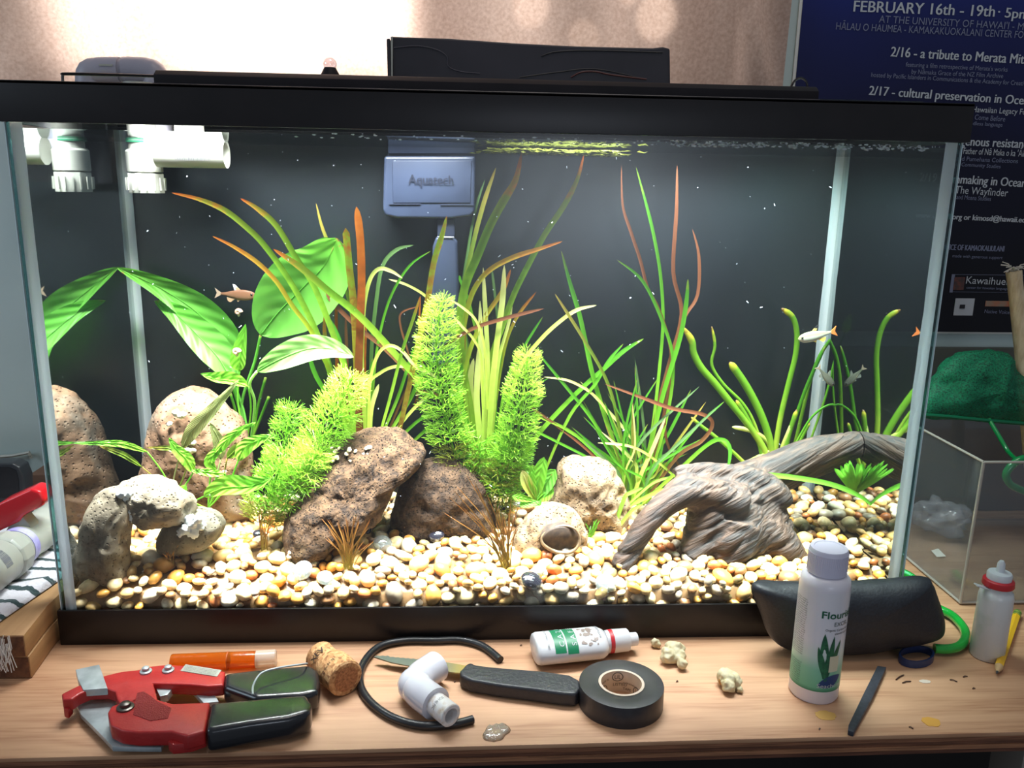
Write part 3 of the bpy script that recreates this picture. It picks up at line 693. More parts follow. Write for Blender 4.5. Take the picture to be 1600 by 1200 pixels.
for lab, pts, r in (('white glue clump between the two lower stones of the arch', [(300, 818, .036), (309, 811, .036), (292, 827, .036), (302, 832, .038), (285, 832, .04), (312, 820, .04), (296, 812, .04)], 9), ('white glue joint at the top left of the stone arch', [(197, 778, .027), (204, 788, .028), (205, 798, .028), (200, 770, .028), (190, 772, .022), (208, 806, .03), (203, 812, .032)], 8)):
    gg = Geo()
    for k, (x, y, Y) in enumerate(pts):
        c1 = P(x, y, Y); s = SC(c1) * r * random.uniform(.7, 1.1); bm = bmesh.new(); bmesh.ops.create_icosphere(bm, subdivisions=3, radius=1)
        gg.add([c1 + a.co * s * (1 + .5 * noise.noise(a.co * 2.2 + c1 * 100)) for a in bm.verts], [tuple(e.index for e in q2.verts) for q2 in bm.faces]); bm.free()
    o = gg.build('glue_joint', mat('white_glue', C(225, 232, 232), rough=.4), ang=180); tag(o, lab, 'glue')
lava = rockmat('rock_lava', C(34, 24, 17), C(88, 66, 46), C(104, 84, 58), scale=110, pores=430, bump=1.8, lo=.36, hi=.62)
lava_shade = rockmat('rock_lava_shaded', C(30, 21, 15), C(72, 54, 38), C(92, 74, 54), scale=110, pores=430, bump=1.8, lo=.36, hi=.62)  # darker copy of the lava, cave shade put into its colour
root = thing('lava_slab', 'big porous brown rock slab leaning over the cave in the middle', 'rock', P(550, 870, .09))
o = inflate([(444, 838), (446, 806), (464, 785), (490, 750), (513, 720), (522, 696), (545, 679), (588, 671), (626, 673), (649, 689), (664, 699), (663, 716), (648, 735), (622, 752), (606, 785), (592, 808), (563, 832), (522, 852), (505, 872), (470, 880), (450, 862)], .092, .040, rings=26, nper=8, amp=.0045, freq=44, seed=5, pits=.006, lean=.03, expo=3.4).build('rock_body', lava, root, ang=180, recalc=True)
gb = Geo(); rr = random.Random(5)
for k in range(46):
    x, y = (rr.uniform(460, 500), rr.uniform(832, 872)) if k < 22 else (rr.uniform(525, 592), rr.uniform(684, 704))
    c0 = P(x, y, .092 + .03 * .01 * (775 - y)); c0.y -= .030 if k >= 22 else .026; s = SC(c0) * rr.uniform(2, 5.5); bm = bmesh.new(); bmesh.ops.create_icosphere(bm, subdivisions=1, radius=1)
    gb.add([c0 + Vector((a.co.x * s, a.co.y * .006, a.co.z * s * .7)) for a in bm.verts], [tuple(e.index for e in q2.verts) for q2 in bm.faces]); bm.free()
o = gb.build('pale_deposits', mat('pale_deposit', C(232, 220, 196), C(190, 165, 128), scale=300, rough=.8), root, ang=180); o['kind'] = 'stuff'
rock('lava_rock', 'shade-darkened brown porous rock forming the right side of the cave', [(604, 862), (608, 820), (618, 770), (636, 735), (660, 719), (692, 716), (722, 721), (746, 744), (763, 769), (774, 800), (772, 835), (758, 862), (690, 872)], .128, .036, lava_shade, rings=22, nper=8, amp=.004, freq=34, seed=6, pits=.006)
rkl = rockmat('rock_speckled', C(62, 50, 38), C(144, 122, 94), C(150, 104, 62), scale=75, pores=330, bump=1.1)
rock('speckled_rock', 'light speckled rounded rock in front of the thin grass', [(858, 846), (852, 800), (866, 762), (871, 730), (886, 715), (915, 714), (946, 718), (966, 742), (978, 765), (983, 795), (975, 838), (940, 855), (890, 858)], .125, .036, rkl, rings=20, nper=8, amp=.005, freq=34, seed=8, pits=.008)
root = thing('hollow_rock', 'low tan rock with a dark round hollow opening at its front', 'rock', P(850, 872, .07))
inflate([(792, 888), (793, 858), (806, 828), (835, 800), (868, 789), (900, 800), (917, 826), (916, 850), (904, 868), (870, 880), (830, 886)], .082, .022, rings=16, nper=7, amp=.004, freq=40, seed=9, pits=.006).build('rock_body', rkl, root, ang=180, recalc=True)
c0 = P(876, 843, .056); s = SC(c0); gg = Geo(); ax = Vector((-.15, 1, .12)).normalized()
gg.lathe([(28 * s, 0), (30 * s, .001), (31 * s, .004), (27 * s, .016), (10 * s, .022), (.0001, .024)], c0, -ax * -1, seg=36, squash=.72)
gg.build('hollow', mat('hollow_dark', C(70, 55, 42), C(40, 32, 26), scale=200, rough=.8), root, ang=180)
gg = Geo(); pts = []
for k in range(37):
    a = 2 * pi * k / 36; pts.append(P(876 + 30 * cos(a), 843 + 21 * sin(a) + 2 * sin(2 * a), .054 - .003 * sin(a)))
gg.tube(pts, [SC(c0) * (1.8 + 1.4 * max(0, sin(2 * pi * k / 36))) for k in range(37)], 8, caps=False)
gg.build('hollow_rim', mat('rim_tan', C(120, 104, 80), C(84, 66, 46), scale=90, rough=.35), root, ang=180)

# ================================================================== driftwood
def fuse(g, voxel, iters=2):
    me = bpy.data.meshes.new('tmp'); me.from_pydata(g.v, [], g.f); o = bpy.data.objects.new('tmp', me); COL.objects.link(o)
    md = o.modifiers.new('r', 'REMESH'); md.mode = 'VOXEL'; md.voxel_size = voxel; md.use_smooth_shade = True
    s = o.modifiers.new('s', 'SMOOTH'); s.iterations = iters; s.factor = .5
    bpy.context.view_layer.update(); e = bpy.data.meshes.new_from_object(o.evaluated_get(bpy.context.evaluated_depsgraph_get()))
    v = [p.co.copy() for p in e.vertices]; nn = [p.normal.copy() for p in e.vertices]; f = [tuple(p.vertices) for p in e.polygons]
    bpy.data.objects.remove(o); bpy.data.meshes.remove(me); bpy.data.meshes.remove(e); return v, nn, f
m, nt, b = newmat('driftwood_bark'); L = nt.links.new
tc = N(nt, 'ShaderNodeTexCoord'); mp = N(nt, 'ShaderNodeMapping'); mp.inputs['Rotation'].default_value = (0, .55, 0); L(tc.outputs['Object'], mp.inputs[0])
mp2 = N(nt, 'ShaderNodeMapping'); mp2.inputs['Scale'].default_value = (11, 90, 180); L(mp.outputs[0], mp2.inputs[0])
n = N(nt, 'ShaderNodeTexNoise'); n.inputs['Scale'].default_value = 1.6; n.inputs['Detail'].default_value = 9; n.inputs['Distortion'].default_value = .3; L(mp2.outputs[0], n.inputs['Vector'])
r = ramp(nt, [(.36, C(14, 9, 7)), (.5, C(42, 29, 21)), (.64, C(66, 48, 35))], n.outputs[0])
n3 = N(nt, 'ShaderNodeTexNoise'); n3.inputs['Scale'].default_value = 22; n3.inputs['Detail'].default_value = 4; L(tc.outputs['Object'], n3.inputs['Vector'])
r3 = ramp(nt, [(.5, (0, 0, 0, 1)), (.7, (.7, .7, .7, 1))], n3.outputs[0]); m3 = N(nt, 'ShaderNodeMix', data_type='RGBA'); L(r3.outputs[0], m3.inputs[0]); L(r.outputs[0], m3.inputs[6]); m3.inputs[7].default_value = C(70, 44, 22)
L(m3.outputs[2], b.inputs['Base Color']); b.inputs['Roughness'].default_value = .75
bp = N(nt, 'ShaderNodeBump'); bp.inputs['Strength'].default_value = 1; bp.inputs['Distance'].default_value = .0028; L(n.outputs[0], bp.inputs['Height']); L(bp.outputs[0], b.inputs['Normal'])
M_drift = m
root = thing('driftwood', 'brown gnarled driftwood with an arched foot and a rising branch', 'driftwood', P(1150, 880, .07))
g = Geo()
def chain(lst, sq=1.0):
    pts = []; rr = []
    for q in cr(lst, 4): p = P(q[0], q[1], q[2]); pts.append(p); rr.append(SC(p) * q[3])
    g.tube(pts, rr, 14, sq=sq)
chain([(968, 890, .040, 18), (984, 860, .045, 19), (1008, 822, .052, 20), (1040, 788, .060, 19), (1080, 770, .066, 22), (1120, 772, .07, 26), (1160, 785, .07, 30)])
chain([(980, 886, .042, 10), (965, 872, .045, 9), (985, 838, .05, 9), (1015, 800, .06, 9), (1050, 762, .075, 12), (1080, 745, .085, 14)])
chain([(1070, 768, .075, 24), (1110, 775, .08, 32), (1150, 800, .078, 38), (1170, 835, .07, 38), (1165, 865, .06, 30)])
chain([(1160, 780, .085, 34), (1190, 790, .085, 32), (1205, 830, .078, 32), (1210, 865, .065, 26)])
chain([(1108, 800, .075, 34), (1095, 845, .065, 30), (1076, 878, .055, 24)])
chain([(1150, 820, .07, 46), (1140, 860, .06, 40), (1130, 885, .055, 24)])
chain([(1195, 830, .075, 38), (1205, 865, .068, 30), (1225, 890, .06, 22)])
chain([(1050, 738, .09, 10), (1085, 735, .095, 14), (1130, 738, .095, 18), (1180, 750, .09, 22), (1215, 775, .08, 22), (1228, 790, .078, 12)])
chain([(1065, 745, .098, 12), (1110, 748, .1, 24), (1160, 758, .1, 34), (1200, 775, .09, 30)])
chain([(1190, 820, .07, 28), (1220, 850, .062, 26), (1245, 880, .055, 22), (1275, 905, .05, 10)])
chain([(1120, 760, .105, 22), (1170, 745, .108, 27), (1215, 735, .11, 29), (1258, 718, .11, 29), (1300, 702, .11, 26), (1332, 696, .108, 22), (1352, 694, .106, 18), (1372, 694, .105, 14)])
chain([(1220, 760, .11, 10), (1280, 735, .11, 10), (1330, 708, .108, 10), (1347, 696, .106, 8)])
v, nn, f = fuse(g, .0024, 3)
import mathutils
Rm = Matrix.Rotation(.55, 3, 'Y')
out = []
for p, n_ in zip(v, nn):
    q = Rm @ p; a = noise.fractal(Vector((q.x * 10, q.y * 70, q.z * 120)), .8, 2, 4) * .0012 + noise.noise(p * 20) * .0035
    q2 = abs(noise.noise(Vector((q.x * 9, q.y * 30, q.z * 60)) + Vector((5, 0, 0))))
    if q2 < .09: a -= .0022 * (1 - q2 / .09)
    w = p + n_ * a
    if w.x > .7585: w.x = .7585
    out.append(w)
Geo().add(out, f).build('wood_body', M_drift, root, ang=180)
# ================================================================== plants
GREEN = [(0, C(120, 165, 40)), (.5, C(105, 170, 38)), (1, C(90, 160, 40))]
M_g = leafmat('blade_green', [(0, C(130, 168, 50)), (.4, C(84, 148, 34)), (.9, C(66, 130, 36)), (1, C(116, 130, 46))])
M_gt = leafmat('blade_green_orange_tip', [(0, C(150, 190, 60)), (.55, C(80, 118, 28)), (.80, C(92, 106, 30)), (.92, C(136, 88, 30)), (1, C(140, 66, 28))], noisy=.35)
M_yo = leafmat('blade_yellow', [(0, C(120, 150, 40)), (.4, C(140, 150, 40)), (.75, C(150, 112, 36)), (1, C(150, 78, 30))], noisy=.5)
M_or = leafmat('blade_orange', [(0, C(80, 48, 24)), (.3, C(104, 58, 24)), (.7, C(150, 80, 28)), (1, C(168, 100, 40))], noisy=.7)
M_gb = leafmat('blade_green_brown', [(0, C(120, 90, 35)), (.35, C(150, 150, 45)), (.5, C(130, 90, 35)), (.8, C(120, 150, 40)), (1, C(150, 90, 40))], noisy=.8)
M_br = leafmat('blade_brown', [(0, C(90, 66, 34)), (.5, C(98, 60, 38)), (1, C(104, 66, 46))], noisy=.4, trans=.3)
M_pa = leafmat('blade_pale', [(0, C(150, 180, 60)), (.5, C(188, 206, 96)), (1, C(206, 206, 140))], noisy=.4)
M_ol = leafmat('blade_olive', [(0, C(110, 140, 40)), (.5, C(96, 120, 40)), (1, C(150, 130, 60))], noisy=.4)
M_dm = leafmat('blade_dim', [(0, C(70, 105, 50)), (1, C(75, 100, 62))], noisy=.2, trans=.3)
M_val = leafmat('val_green', [(0, C(180, 195, 70)), (.3, C(112, 164, 42)), (.85, C(100, 148, 40)), (.95, C(190, 180, 60)), (1, C(120, 90, 50))])
M_bright = leafmat('leaf_bright', [(0, C(150, 205, 70)), (.6, C(128, 205, 66)), (1, C(110, 185, 60))], veins=40, noisy=.3)
M_anub = leafmat('leaf_broad', [(0, C(120, 196, 84)), (.6, C(112, 188, 76)), (.96, C(104, 180, 60)), (1, C(150, 110, 60))], veins=42, noisy=.3)
M_anubl = leafmat('leaf_broad_pale', [(0, C(130, 200, 90)), (.5, C(178, 220, 140)), (1, C(186, 214, 140))], veins=42, noisy=.3)
M_crypt = leafmat('leaf_crypt', [(0, C(120, 125, 70)), (.5, C(140, 145, 95)), (1, C(150, 165, 105))], veins=110, noisy=.5, trans=.5)
M_hair = leafmat('hair_brown', [(0, C(140, 135, 50)), (.5, C(160, 122, 58)), (1, C(160, 105, 60))], trans=.2)
def blade(root, pts, w, m=M_g, name='leaf', n=5, fold=.25, tipf=.22, lab=None, roll=0.0):
    """grass blade: pts (px,py,Y) from BASE to TIP; w full width in px"""
    q = cr(pts, n); k = len(q); v = []; f = []; t = []; W3 = [P(*a) for a in q]
    for i, p in enumerate(W3):
        a = W3[max(0, i - 1)]; b_ = W3[min(k - 1, i + 1)]; T = (b_ - a).normalized()
        view = (p - CP).normalized(); s = T.cross(view)
        s = s.normalized() if s.length > 1e-5 else Vector((1, 0, 0)); nrm = s.cross(T).normalized()
        if roll: s = (s * cos(roll) + nrm * sin(roll)); nrm = s.cross(T).normalized()
        u = i / (k - 1); wd = w * SC(p) * .5 * min(1, .75 + u) * min(1, max(0, (1 - u) / tipf) ** .6 + .04)
        v += [p - s * wd, p + nrm * wd * fold, p + s * wd]; t += [u] * 3
    for i in range(k - 1):
        for j in (0, 1): a = i * 3 + j; f.append((a, a + 1, a + 4, a + 3))
    o = Geo().add(v, f, t).build(name, m, root, ang=180)
    if lab: o['label'] = lab
    return o
def broad(root, mid, wu, wl, m, name='leaf', nt_=9, curl=.25, petiole=None, pm=None, shape=(.35, .9), wave=0, tilt=0.0, lab=None, pr=2.2):
    """broad leaf: midrib (px,py,Y) BASE to TIP; wu / wl: greatest half widths (px) on its two sides"""
    q = cr(mid, 5); k = len(q); W3 = [P(*a) for a in q]; v = []; f = []; t = []; vv = []
    J = [-1, -.75, -.5, -.25, 0, .25, .5, .75, 1]
    for i, p in enumerate(W3):
        a = W3[max(0, i - 1)]; b_ = W3[min(k - 1, i + 1)]; T = (b_ - a).normalized(); view = (p - CP).normalized()
        s = T.cross(view).normalized(); nrm = s.cross(T).normalized(); u = i / (k - 1)
        pk = shape[0]; prof = (sin(pi / 2 * min(1, u / pk)) ** .8 if u < pk else cos(pi / 2 * (u - pk) / (1 - pk)) ** shape[1])
        for j in J:
            w = (wu if j > 0 else wl) * SC(p) * prof
            rip = wave * sin(u * 26 + j * 2) * abs(j) ** 2 * SC(p)
            v.append(p + s * j * w + nrm * (-curl * w * j * j + rip + tilt * j * w)); t.append(u); vv.append(u + .22 * (1 - abs(j)) * -1 + 1)
    for i in range(k - 1):
        for j in range(8): a = i * 9 + j; f.append((a, a + 1, a + 10, a + 9))
    o = Geo().add(v, f, t, vv).build(name, m, root, ang=180)
    if lab: o['label'] = lab
    # midrib
    Geo().tube([p + (CP - p).normalized() * .0004 for p in W3[:-2]], [max(.0002, SC(W3[0]) * 1.1 * (1 - i / k)) for i in range(k - 2)], 5, tt=1).build('midrib', pm or m, o, ang=180)
    if petiole:
        pp = [P(*a) for a in cr(petiole, 5)]; Geo().tube(pp, [SC(pp[0]) * pr] * len(pp), 7).build('leaf_stalk', pm or m, root, ang=180)
    return o
# ---- big broad leaved plant, left
root = thing('broad_leaved_plant', 'plant with five big oval bright green leaves at the left back', 'plant', P(385, 680, .185))
YB = .185
broad(root, [(364, 592, .205), (350, 540, .205), (310, 490, .203), (250, 450, .195), (180, 417, .177)], 24, 30, M_anub, curl=.5, petiole=[(388, 690, YB), (380, 640, YB), (362, 592, YB)])
broad(root, [(360, 592, .17), (342, 560, .172), (312, 527, .180), (276, 492, .190), (241, 470, .202)], 22, 28, M_anub, curl=.35, petiole=[(386, 690, YB), (374, 640, YB), (360, 592, .18)])
broad(root, [(407, 524, .175), (433, 490, .172), (470, 452, .17), (506, 415, .168), (527, 372, .166)], 56, 58, M_anub, curl=.25, petiole=[(386, 690, YB), (378, 630, YB), (398, 565, .18), (407, 524, .175)], shape=(.50, .58))
broad(root, [(402, 580, .155), (435, 562, .15), (480, 545, .147), (520, 545, .144), (553, 558, .142)], 22, 20, M_anubl, curl=.45, petiole=[(392, 690, YB), (398, 630, .17), (390, 600, .16), (402, 580, .155)], shape=(.45, .8))
broad(root, [(374, 580, .165), (376, 552, .163), (384, 506, .16)], 15, 9, M_bright, curl=.4, petiole=[(384, 690, .175), (372, 630, .17), (374, 580, .165)], pr=1.4)
broad(root, [(388, 604, .15), (362, 595, .148), (335, 592, .146), (313, 584, .145)], 6, 14, M_bright, curl=.5, wave=1.5, petiole=[(386, 690, .17), (392, 640, .16), (388, 604, .15)], pr=1.4)
for a in ([(395, 690, .19), (402, 640, .19), (415, 590, .185)], [(378, 690, .185), (370, 650, .18), (360, 615, .175)], [(392, 690, .19), (408, 650, .19), (420, 620, .185)]):
    pp = [P(*q) for q in cr(a, 4)]; Geo().tube(pp, [SC(pp[0]) * 2.2] * len(pp), 7).build('stem', M_g, root, ang=180)
# ---- crinkled small plants in front of the left rock
root = thing('crinkled_leaf_plant', 'low plant with long wavy brownish green leaves before the left rock', 'plant', P(268, 790, .085))
B0 = (268, 785, .085)
broad(root, [(285, 700, .09), (302, 670, .09), (335, 635, .088), (374, 592, .085)], 10, 12, M_crypt, wave=2, petiole=[B0, (272, 745, .088), (285, 700, .09)], pr=1.2)
broad(root, [(230, 706, .08), (195, 694, .07), (160, 692, .06), (104, 692, .045)], 6, 5, M_bright, wave=1.5, petiole=[B0, (258, 745, .085), (230, 706, .08)], pr=1.2)
broad(root, [(222, 730, .085), (195, 712, .08), (170, 702, .075), (152, 695, .07)], 4, 5, M_ol, wave=1.5, petiole=[B0, (250, 755, .085), (222, 730, .085)], pr=1)
broad(root, [(302, 738, .08), (292, 718, .078), (276, 702, .076), (264, 684, .074)], 10, 10, M_bright, wave=2, petiole=[B0, (285, 765, .082), (302, 738, .08)], pr=1.2)
broad(root, [(294, 722, .088), (268, 702, .088), (248, 700, .088), (228, 699, .088)], 4, 4, M_ol, wave=1, petiole=[B0, (285, 750, .088), (294, 722, .088)], pr=1)
root = thing('curly_leaf_plant', 'low plant with bright green curly leaves between rock and slab', 'plant', P(330, 800, .075))
B0 = (325, 795, .075)
broad(root, [(345, 718, .085), (343, 690, .085), (328, 660, .083)], 11, 8, M_crypt, wave=2, petiole=[B0, (335, 755, .08), (345, 718, .085)], pr=1.3)
broad(root, [(335, 715, .075), (352, 690, .07), (375, 672, .067), (400, 660, .065)], 7, 8, M_bright, wave=2, petiole=[B0, (328, 750, .075), (335, 715, .075)], pr=1.3)
broad(root, [(352, 740, .065), (332, 738, .062), (312, 736, .06), (297, 735, .06)], 7, 5, M_bright, wave=2.5, petiole=[B0, (345, 770, .07), (352, 740, .065)], pr=1.2)
broad(root, [(318, 776, .06), (350, 762, .057), (388, 760, .055), (424, 748, .052)], 19, 12, M_bright, wave=1, petiole=[B0, (305, 785, .065), (318, 776, .06)], pr=1.2, shape=(.45, .7))
broad(root, [(372, 720, .065), (382, 700, .062), (402, 688, .06), (424, 680, .058)], 12, 12, M_bright, wave=1.5, petiole=[B0, (355, 760, .07), (372, 720, .065)], pr=1.2)
broad(root, [(355, 716, .08), (372, 700, .08), (392, 690, .08)], 8, 8, M_ol, petiole=[B0, (345, 760, .08), (355, 716, .08)], pr=1.2)
broad(root, [(283, 772, .06), (286, 765, .059), (291, 758, .058)], 8, 8, M_bright, petiole=[B0, (300, 785, .065), (283, 772, .06)], pr=.8)
broad(root, [(338, 735, .075), (328, 722, .074), (340, 705, .073), (352, 702, .072)], 9, 7, M_bright, wave=2, petiole=[B0, (336, 765, .075), (338, 735, .075)], pr=1.2)
# ---- tall grass, left
YG = .16
root = thing('orange_tipped_grass', 'tall grass clump with orange and brown blades, left of the filter tube', 'plant', P(570, 680, YG))
def bl(L_, w, m, Y0=YG, dY=0.0, **k):
    n = len(L_); blade(root, [(x, y, Y0 + dY * i / (n - 1)) for i, (x, y) in enumerate(L_)], w, m, **k)
bl([(548, 700), (535, 640), (515, 580), (497, 525), (475, 478), (447, 430), (412, 382), (385, 355), (350, 328), (310, 311), (268, 301)], 9, M_gt, dY=-.03)
bl([(556, 700), (545, 600), (525, 535), (492, 450), (462, 402), (432, 353), (402, 326), (376, 310)], 9, M_gt, dY=-.02)
bl([(550, 700), (535, 620), (505, 558), (485, 515), (457, 478), (432, 440), (402, 410), (366, 386), (332, 369)], 7, M_yo, dY=-.04)
bl([(660, 600), (610, 545), (560, 492), (510, 452), (470, 418), (427, 389)], 11, M_gt, dY=-.03, Y0=.15)
bl([(655, 602), (605, 548), (560, 512), (520, 472), (508, 450)], 7, M_br, Y0=.165)
bl([(562, 700), (557, 560), (553, 480), (546, 420), (540, 356)], 11, M_gb, tipf=.05, dY=-.01)
bl([(562, 700), (560, 600), (563, 500), (565, 440), (563, 375), (557, 323)], 12, M_or, tipf=.1, Y0=.145)
bl([(572, 700), (560, 560), (545, 470), (525, 405), (505, 360), (494, 318)], 5, M_ol, Y0=.17)
bl([(572, 700), (566, 580), (568, 490), (577, 440), (592, 420), (612, 424), (629, 435)], 6, M_pa, Y0=.15)
bl([(578, 700), (585, 580), (595, 515), (612, 460), (640, 415), (673, 392)], 4, M_g, Y0=.165)
bl([(580, 700), (580, 560), (588, 470), (598, 415), (620, 390), (646, 383)], 6, M_dm, Y0=.195)
bl([(700, 520), (672, 470), (640, 447), (607, 436)], 4, M_pa, Y0=.17)
bl([(620, 690), (640, 600), (655, 530), (668, 470), (678, 410), (690, 370), (698, 338)], 9, M_gb, Y0=.15, dY=-.01)
bl([(575, 700), (578, 600), (590, 555), (608, 540), (628, 548), (645, 568), (665, 585)], 5, M_pa, Y0=.14)
bl([(572, 700), (572, 610), (595, 582), (625, 572), (665, 580), (695, 600)], 5, M_pa, Y0=.155)
bl([(560, 700), (545, 600), (530, 530), (510, 492)], 6, M_g); bl([(558, 700), (528, 640), (495, 590), (480, 545)], 7, M_g, Y0=.17)
bl([(556, 700), (530, 620), (526, 540), (525, 440)], 5, M_or, Y0=.175); bl([(558, 700), (540, 640), (512, 560), (506, 492)], 7, M_gt)
bl([(566, 700), (545, 640), (542, 560), (540, 490)], 5, M_br, Y0=.18)
bl([(590, 690), (610, 620), (628, 550), (645, 500), (657, 462)], 5, M_gt, Y0=.14); bl([(592, 690), (622, 620), (640, 565), (655, 530)], 5, M_g)
bl([(600, 690), (640, 625), (660, 585), (690, 560)], 6, M_g); bl([(605, 690), (645, 640), (690, 600)], 5, M_pa, Y0=.15)
bl([(610, 700), (650, 660), (690, 635)], 5, M_g); bl([(640, 695), (668, 670), (700, 650)], 5, M_g)
bl([(570, 700), (574, 640), (580, 590), (582, 560)], 7, M_g); bl([(577, 700), (580, 640), (592, 600)], 7, M_pa, Y0=.15)
bl([(568, 700), (570, 620), (569, 560), (572, 500)], 6, M_or, Y0=.17); bl([(655, 640), (640, 560), (626, 510), (628, 488), (657, 478)], 3, M_br, Y0=.17)
bl([(640, 650), (660, 590), (655, 520), (657, 463)], 3, M_or, Y0=.17)
bl([(600, 690), (640, 600), (655, 610), (700, 620)], 4, M_br, Y0=.165); bl([(720, 560), (700, 440), (704, 410), (600, 640)], .01, M_br) if False else None
# ---- tall grass, centre
root = thing('yellow_green_grass', 'tall grass clump with pale stems and orange tips right of the filter tube', 'plant', P(752, 740, YG))
bl([(745, 740), (735, 640), (722, 570), (719, 505), (726, 450), (746, 400), (766, 352), (786, 315), (806, 280), (815, 238)], 13, M_gt, dY=-.04)
bl([(755, 740), (757, 640), (768, 560), (785, 510), (803, 460), (825, 415), (852, 365), (882, 320), (902, 280), (912, 243)], 9, M_gt, dY=-.03)
bl([(742, 740), (728, 620), (722, 540), (729, 488), (742, 450), (765, 422), (802, 402), (842, 389), (879, 377)], 8, M_yo, dY=-.04)
bl([(735, 560), (722, 470), (733, 380), (745, 320), (758, 280)], 4, M_dm, Y0=.19); bl([(735, 600), (722, 480), (735, 400), (755, 320), (775, 262)], 7, M_ol, Y0=.185)
bl([(760, 760), (762, 640), (762, 560), (758, 480), (755, 418)], 7, M_pa, Y0=.15); bl([(762, 760), (768, 620), (776, 540), (785, 470), (788, 414)], 9, M_pa, Y0=.145)
bl([(757, 760), (757, 640), (752, 560), (750, 470)], 8, M_pa, Y0=.15); bl([(766, 760), (772, 640), (780, 560), (796, 500), (800, 455)], 5, M_pa, Y0=.15)
bl([(762, 640), (757, 545), (745, 503), (725, 482), (703, 468)], 4, M_pa, Y0=.13); bl([(755, 640), (752, 560), (740, 530), (722, 510), (705, 490)], 4, M_pa, Y0=.14)
bl([(722, 600), (735, 545), (758, 495), (785, 455), (798, 421)], 7, M_yo, Y0=.15); bl([(690, 545), (735, 515), (790, 497), (850, 482)], 6, M_br, Y0=.14)
bl([(790, 640), (815, 570), (845, 530), (875, 502), (902, 484), (932, 477)], 6, M_pa, Y0=.14); bl([(765, 700), (785, 560), (805, 500), (838, 456)], 5, M_yo, Y0=.165)
bl([(770, 740), (790, 600), (820, 540), (848, 495)], 4, M_g); bl([(726, 640), (724, 560), (727, 500), (728, 495)], 5, M_or)
bl([(770, 640), (780, 540), (772, 450), (768, 420)], 4, M_dm, Y0=.19); bl([(760, 600), (735, 480), (720, 440), (718, 430)], 4, M_g, Y0=.18)
bl([(742, 740), (725, 690), (712, 650), (700, 620)], 6, M_g); bl([(746, 740), (735, 680), (720, 620), (722, 560)], 7, M_g, Y0=.15)
bl([(752, 740), (742, 660), (735, 600), (740, 560)], 9, M_pa); bl([(758, 745), (750, 680), (745, 620), (748, 540)], 9, M_pa, Y0=.15)
bl([(750, 745), (738, 690), (722, 650), (705, 590), (690, 540)], 6, M_pa, Y0=.15); bl([(748, 745), (728, 700), (715, 640), (690, 590)], 5, M_g)
bl([(765, 745), (780, 700), (800, 660), (812, 620)], 4, M_g); bl([(760, 745), (790, 660), (830, 610), (858, 590)], 3, M_g, Y0=.17)
bl([(760, 745), (772, 690), (774, 600), (785, 545)], 7, M_g, Y0=.165)
# ---- thin grass
root = thing('thin_dark_grass', 'fine long leaved green grass clump behind the speckled rock', 'plant', P(990, 790, .145))
YT = .145
def bt(L_, w, m, Y0=YT, dY=0.0, **k): bl(L_, w, m, Y0, dY, **k)
bt([(985, 790), (968, 720), (945, 650), (926, 585), (915, 535), (905, 490), (890, 440), (877, 392)], 7, M_g, dY=.01)
bt([(988, 790), (970, 680), (950, 600), (915, 535), (887, 490), (867, 459)], 5, M_ol, dY=-.01)
bt([(1000, 790), (1018, 680), (1030, 580), (1036, 500), (1032, 430), (1022, 370), (1010, 320), (994, 262)], 5, M_g, dY=.02)
bt([(1005, 790), (1030, 680), (1046, 600), (1048, 545), (1030, 485), (1012, 450), (1000, 405), (985, 360), (973, 320), (971, 258)], 5, M_br, dY=.02)
bt([(1000, 790), (1025, 650), (1045, 570), (1065, 490), (1052, 425), (1057, 330), (1058, 258)], 6, M_br, dY=.02)
bt([(1000, 790), (1030, 640), (1052, 545), (1070, 495), (1090, 460), (1092, 400), (1082, 358)], 5, M_br, dY=.03)
bt([(1002, 790), (1040, 660), (1052, 570), (1038, 510), (1005, 440), (964, 406)], 5, M_g)
bt([(996, 790), (1015, 700), (1038, 610), (1062, 530), (1072, 475), (1075, 436)], 7, M_g, dY=-.01)
bt([(800, 745), (840, 680), (900, 615), (945, 575), (975, 548), (1006, 529)], 7, M_g, Y0=.15); bt([(850, 740), (890, 650), (930, 600), (950, 565), (974, 537)], 5, M_g)
bt([(988, 790), (960, 715), (925, 655), (885, 605), (835, 545)], 5, M_g); bt([(992, 790), (975, 700), (940, 630), (895, 597), (850, 589)], 4, M_pa)
bt([(986, 790), (1000, 745), (1018, 705), (1040, 652)], 6, M_pa, Y0=.13); bt([(1055, 745), (1015, 712), (980, 696), (934, 692)], 4, M_pa, Y0=.13)
bt([(1000, 785), (1050, 715), (1090, 665), (1132, 627)], 4, M_g); bt([(1005, 785), (1060, 735), (1105, 695), (1130, 687), (1141, 705), (1134, 748)], 6, M_g, Y0=.12, dY=-.03)
bt([(984, 790), (1030, 768), (1085, 755), (1140, 746), (1190, 742), (1240, 746), (1300, 757), (1345, 776), (1374, 800)], 8, M_bright, Y0=.12, dY=-.055, lab='bright leaf arching over the driftwood')
bt([(1010, 780), (1060, 712), (1095, 690), (1113, 664), (1100, 648), (1050, 638), (1000, 620), (945, 600)], 6, M_br, Y0=.13)
bt([(840, 650), (900, 680), (960, 740), (985, 780)], 5, M_g); bt([(800, 655), (870, 690), (930, 720)], 4, M_g); bt([(828, 635), (870, 665), (930, 715), (985, 785)], 4, M_br)
bt([(980, 790), (935, 735), (905, 720), (893, 730)], 3, M_g); bt([(1062, 730), (1042, 690), (1038, 640), (1036, 600)], 4, M_br)
bt([(955, 840), (975, 780), (985, 770), (1005, 762)], 6, M_bright, Y0=.10); bt([(955, 840), (985, 800), (1005, 788)], 5, M_bright, Y0=.10)
